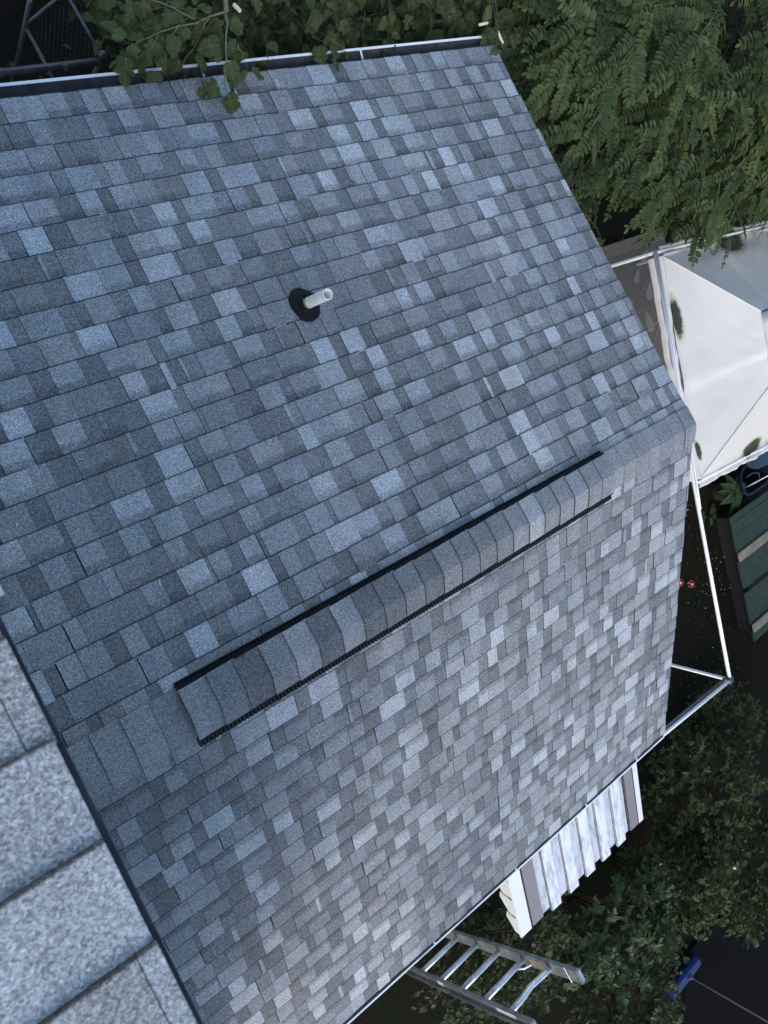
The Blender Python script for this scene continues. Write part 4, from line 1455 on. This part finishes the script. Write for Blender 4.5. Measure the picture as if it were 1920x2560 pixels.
shrub('flowering_shrub', 'tall shrub with a few pink flowers, nearest the corner of the awning', 'shrub', (2.3, -6.5, -3.6), (2.25, -6.35, -2.85), (0.95, 0.85, 0.55), 330, 0.080, (('petal_pink', 2), ('petal_white', 2)))
shrub('flowering_shrub', 'shrub with scattered white flowers between the maple sapling and the broom', 'shrub', (1.2, -7.0, -3.6), (1.25, -6.95, -2.75), (0.80, 0.62, 0.50), 380, 0.080, (('petal_pink', 2), ('petal_white', 4)))
shrub('flowering_shrub', 'bushy shrub with pink and white flowers overhanging the driveway', 'shrub', (2.6, -8.0, -3.6), (2.80, -7.8, -2.60), (0.85, 0.66, 0.60), 420, 0.075, (('petal_pink', 5), ('petal_white', 4)))
shrub('flowering_shrub', 'low dark shrub behind the ladder with a few white flowers', 'shrub', (-1.3, -6.3, -3.6), (-1.25, -6.1, -3.10), (0.95, 0.75, 0.50), 330, 0.075, (('petal_pink', 2), ('petal_white', 2)))
shrub('flowering_shrub', 'shrub left of the broom with white flowers, below the maple sapling', 'shrub', (0.35, -8.3, -3.6), (-0.02, -8.2, -2.95), (0.80, 0.75, 0.50), 380, 0.080, (('petal_pink', 2), ('petal_white', 3)))
ms = shrub('maple_sapling', 'maple sapling with large star shaped leaves beyond the awning', 'sapling', (0.2, -6.9, -3.6), (0.10, -6.75, -2.65), (0.70, 0.50, 0.35), 70, 0.16, (), M['maple'], 0.09, variants=map_var)
shrub('low_shrub', 'faint low shrub in the dark between the bare canopy corner and the flowering shrubs', 'shrub', (3.6, -6.2, -3.6), (3.5, -6.1, -3.25), (0.9, 0.6, 0.3), 160, 0.08, ())

# ---- potted plant and weeds beside the green box
po = thing('potted_plant', 'broad leaved plant in a dark pot beside the navy tub', 'plant', (5.28, -2.78, -3.6))
MB().lathe((5.28, -2.78, -3.6), [(0.001, 0), (0.13, 0.0), (0.17, 0.26), (0.185, 0.26), (0.185, 0.29), (0.165, 0.29), (0.155, 0.25), (0.001, 0.25)], 24).build('pot', M['terracotta'], po)
ho = [leaf_mesh('ovate', 0.3, 0.9)]
mats = []
for k in range(11):
    a = 2.4 * k
    d = Vector((math.cos(a), math.sin(a), 0.35 - 0.02 * k))
    mats.append((0, orient(Vector((5.28, -2.78, -3.30)) + Vector((math.cos(a), math.sin(a), 0)) * 0.04, d, (0, 0, 1), random.uniform(0.24, 0.34))))
plant_leaves(po, ho, mats, 'leaf', 'far_leaves', M['hosta'])
we = thing('weed', 'small leafy weed at the corner of the green box', 'weed', (4.85, -2.95, -3.6))
mats = []
for k in range(14):
    a = 2.4 * k
    p = Vector((4.85 + random.uniform(-0.16, 0.16), -2.98 + random.uniform(-0.18, 0.18), -3.52))
    mats.append((0, orient(p, (math.cos(a), math.sin(a), 0.2), (0, 0, 1), random.uniform(0.08, 0.15))))
plant_leaves(we, [leaf_mesh('ovate', 0.2, 0.5)], mats, 'leaf', 'far_leaves', M['hosta'])

# ---- ground litter: petals and small weeds on the soil
mb = MB()
for k in range(110):
    x, y = random.uniform(0.6, 5.2), random.uniform(-6.6, -1.6)
    if random.random() < 0.4:
        x, y = random.gauss(4.8, 0.25), random.gauss(-3.9, 0.35)
    s = random.uniform(0.004, 0.016)
    a = random.uniform(0, 6.28)
    zz = -3.575
    mb.add([(x + s * math.cos(a + q), y + s * math.sin(a + q) * 0.7, zz + random.uniform(0, 0.006)) for q in (0, 1.57, 3.14, 4.71)], [(0, 1, 2, 3)])
mb.build('fallen_petals', M['petal_white'], kind='stuff')
vs_, fs_ = leaf_mesh('ovate', 0.2, 0.5)
arr = np.array(vs_)
mb = MB()
for k in range(900):
    x, y = random.uniform(0.3, 5.0), random.uniform(-7.5, -0.6)
    if k % 3 == 0:
        x, y = random.uniform(-4.5, 1.5), random.uniform(3.3, 6.5)
    mx = np.array(orient((x, y, -3.58), (random.gauss(0, 1), random.gauss(0, 1), 0.4), (0, 0, 1), random.uniform(0.03, 0.07)))
    mb.add(arr @ mx[:3, :3].T + mx[:3, 3], fs_)
mb.build('ground_weeds', M['shrub'], kind='stuff')

# ---- unseen tall trees added just outside the frame to shade the yard
def added_shade_tree(label, base, cen, rad, n):
    root = thing('added_shade_tree', label, 'tree', base)
    b, c0 = Vector(base), Vector(cen)
    MB().tube([b, b.lerp(c0, 0.5), c0], [0.20, 0.15, 0.08], 10).build('trunk', M['bark'], root, smooth=True)
    mb = MB()
    for k in range(n):
        a, zz = random.uniform(0, 2 * math.pi), random.uniform(-1, 1)
        q = random.uniform(0.35, 1.0) ** 0.5 * math.sqrt(1 - zz * zz)
        p = c0 + Vector((rad[0] * q * math.cos(a), rad[1] * q * math.sin(a), rad[2] * zz * random.uniform(0.5, 1)))
        mx = orient(p, rv(1), Vector((0, 0, 1)) + rv(0.5), random.uniform(0.25, 0.45))
        mb.add([mx @ Vector(w) for w in ((0, 0, 0), (0.3, 0.4, 0.05), (0, 1, -0.1), (-0.3, 0.4, 0.05))], [(0, 1, 2, 3)])
    mb.build('crown', M['vine'], root)


added_shade_tree('unseen tall tree added for shade, beyond the canopy tent', (7.6, 1.8, -3.6), (6.3, 1.9, 1.5), (2.8, 3.0, 1.6), 5600)
added_shade_tree('unseen tall tree added for shade, beyond the green storage box', (8.6, -6.0, -3.6), (6.6, -5.6, 0.9), (2.7, 3.2, 1.5), 5600)
added_shade_tree('unseen tall tree added for shade, beside the driveway', (7.6, -12.5, -3.6), (5.0, -11.9, 1.0), (3.8, 3.6, 1.6), 7200)

# ---- specks of litter on the back slope
mb = MB()
for x, sl, L, a in ((-4.24, 1.30, 0.012, 0.3), (-4.37, 1.13, 0.012, 1.0), (-3.93, 0.62, 0.035, 1.2), (-3.2, 0.75, 0.010, 2.0), (-2.6, 2.9, 0.012, 0.5), (-1.95, 3.12, 0.05, 1.5), (-1.9, 0.9, 0.010, 0.2), (-3.4, 2.0, 0.008, 0.9)):
    p = Vector(on_slope(1, x, sl, 0.004))
    d = Vector((math.cos(a), math.sin(a) * math.cos(TB), -math.sin(a) * math.sin(TB)))
    mb.bar(p - d * L / 2, p + d * L / 2, 0.005, 0.003)
mb.build('roof_litter', M['petal_white'], kind='stuff')
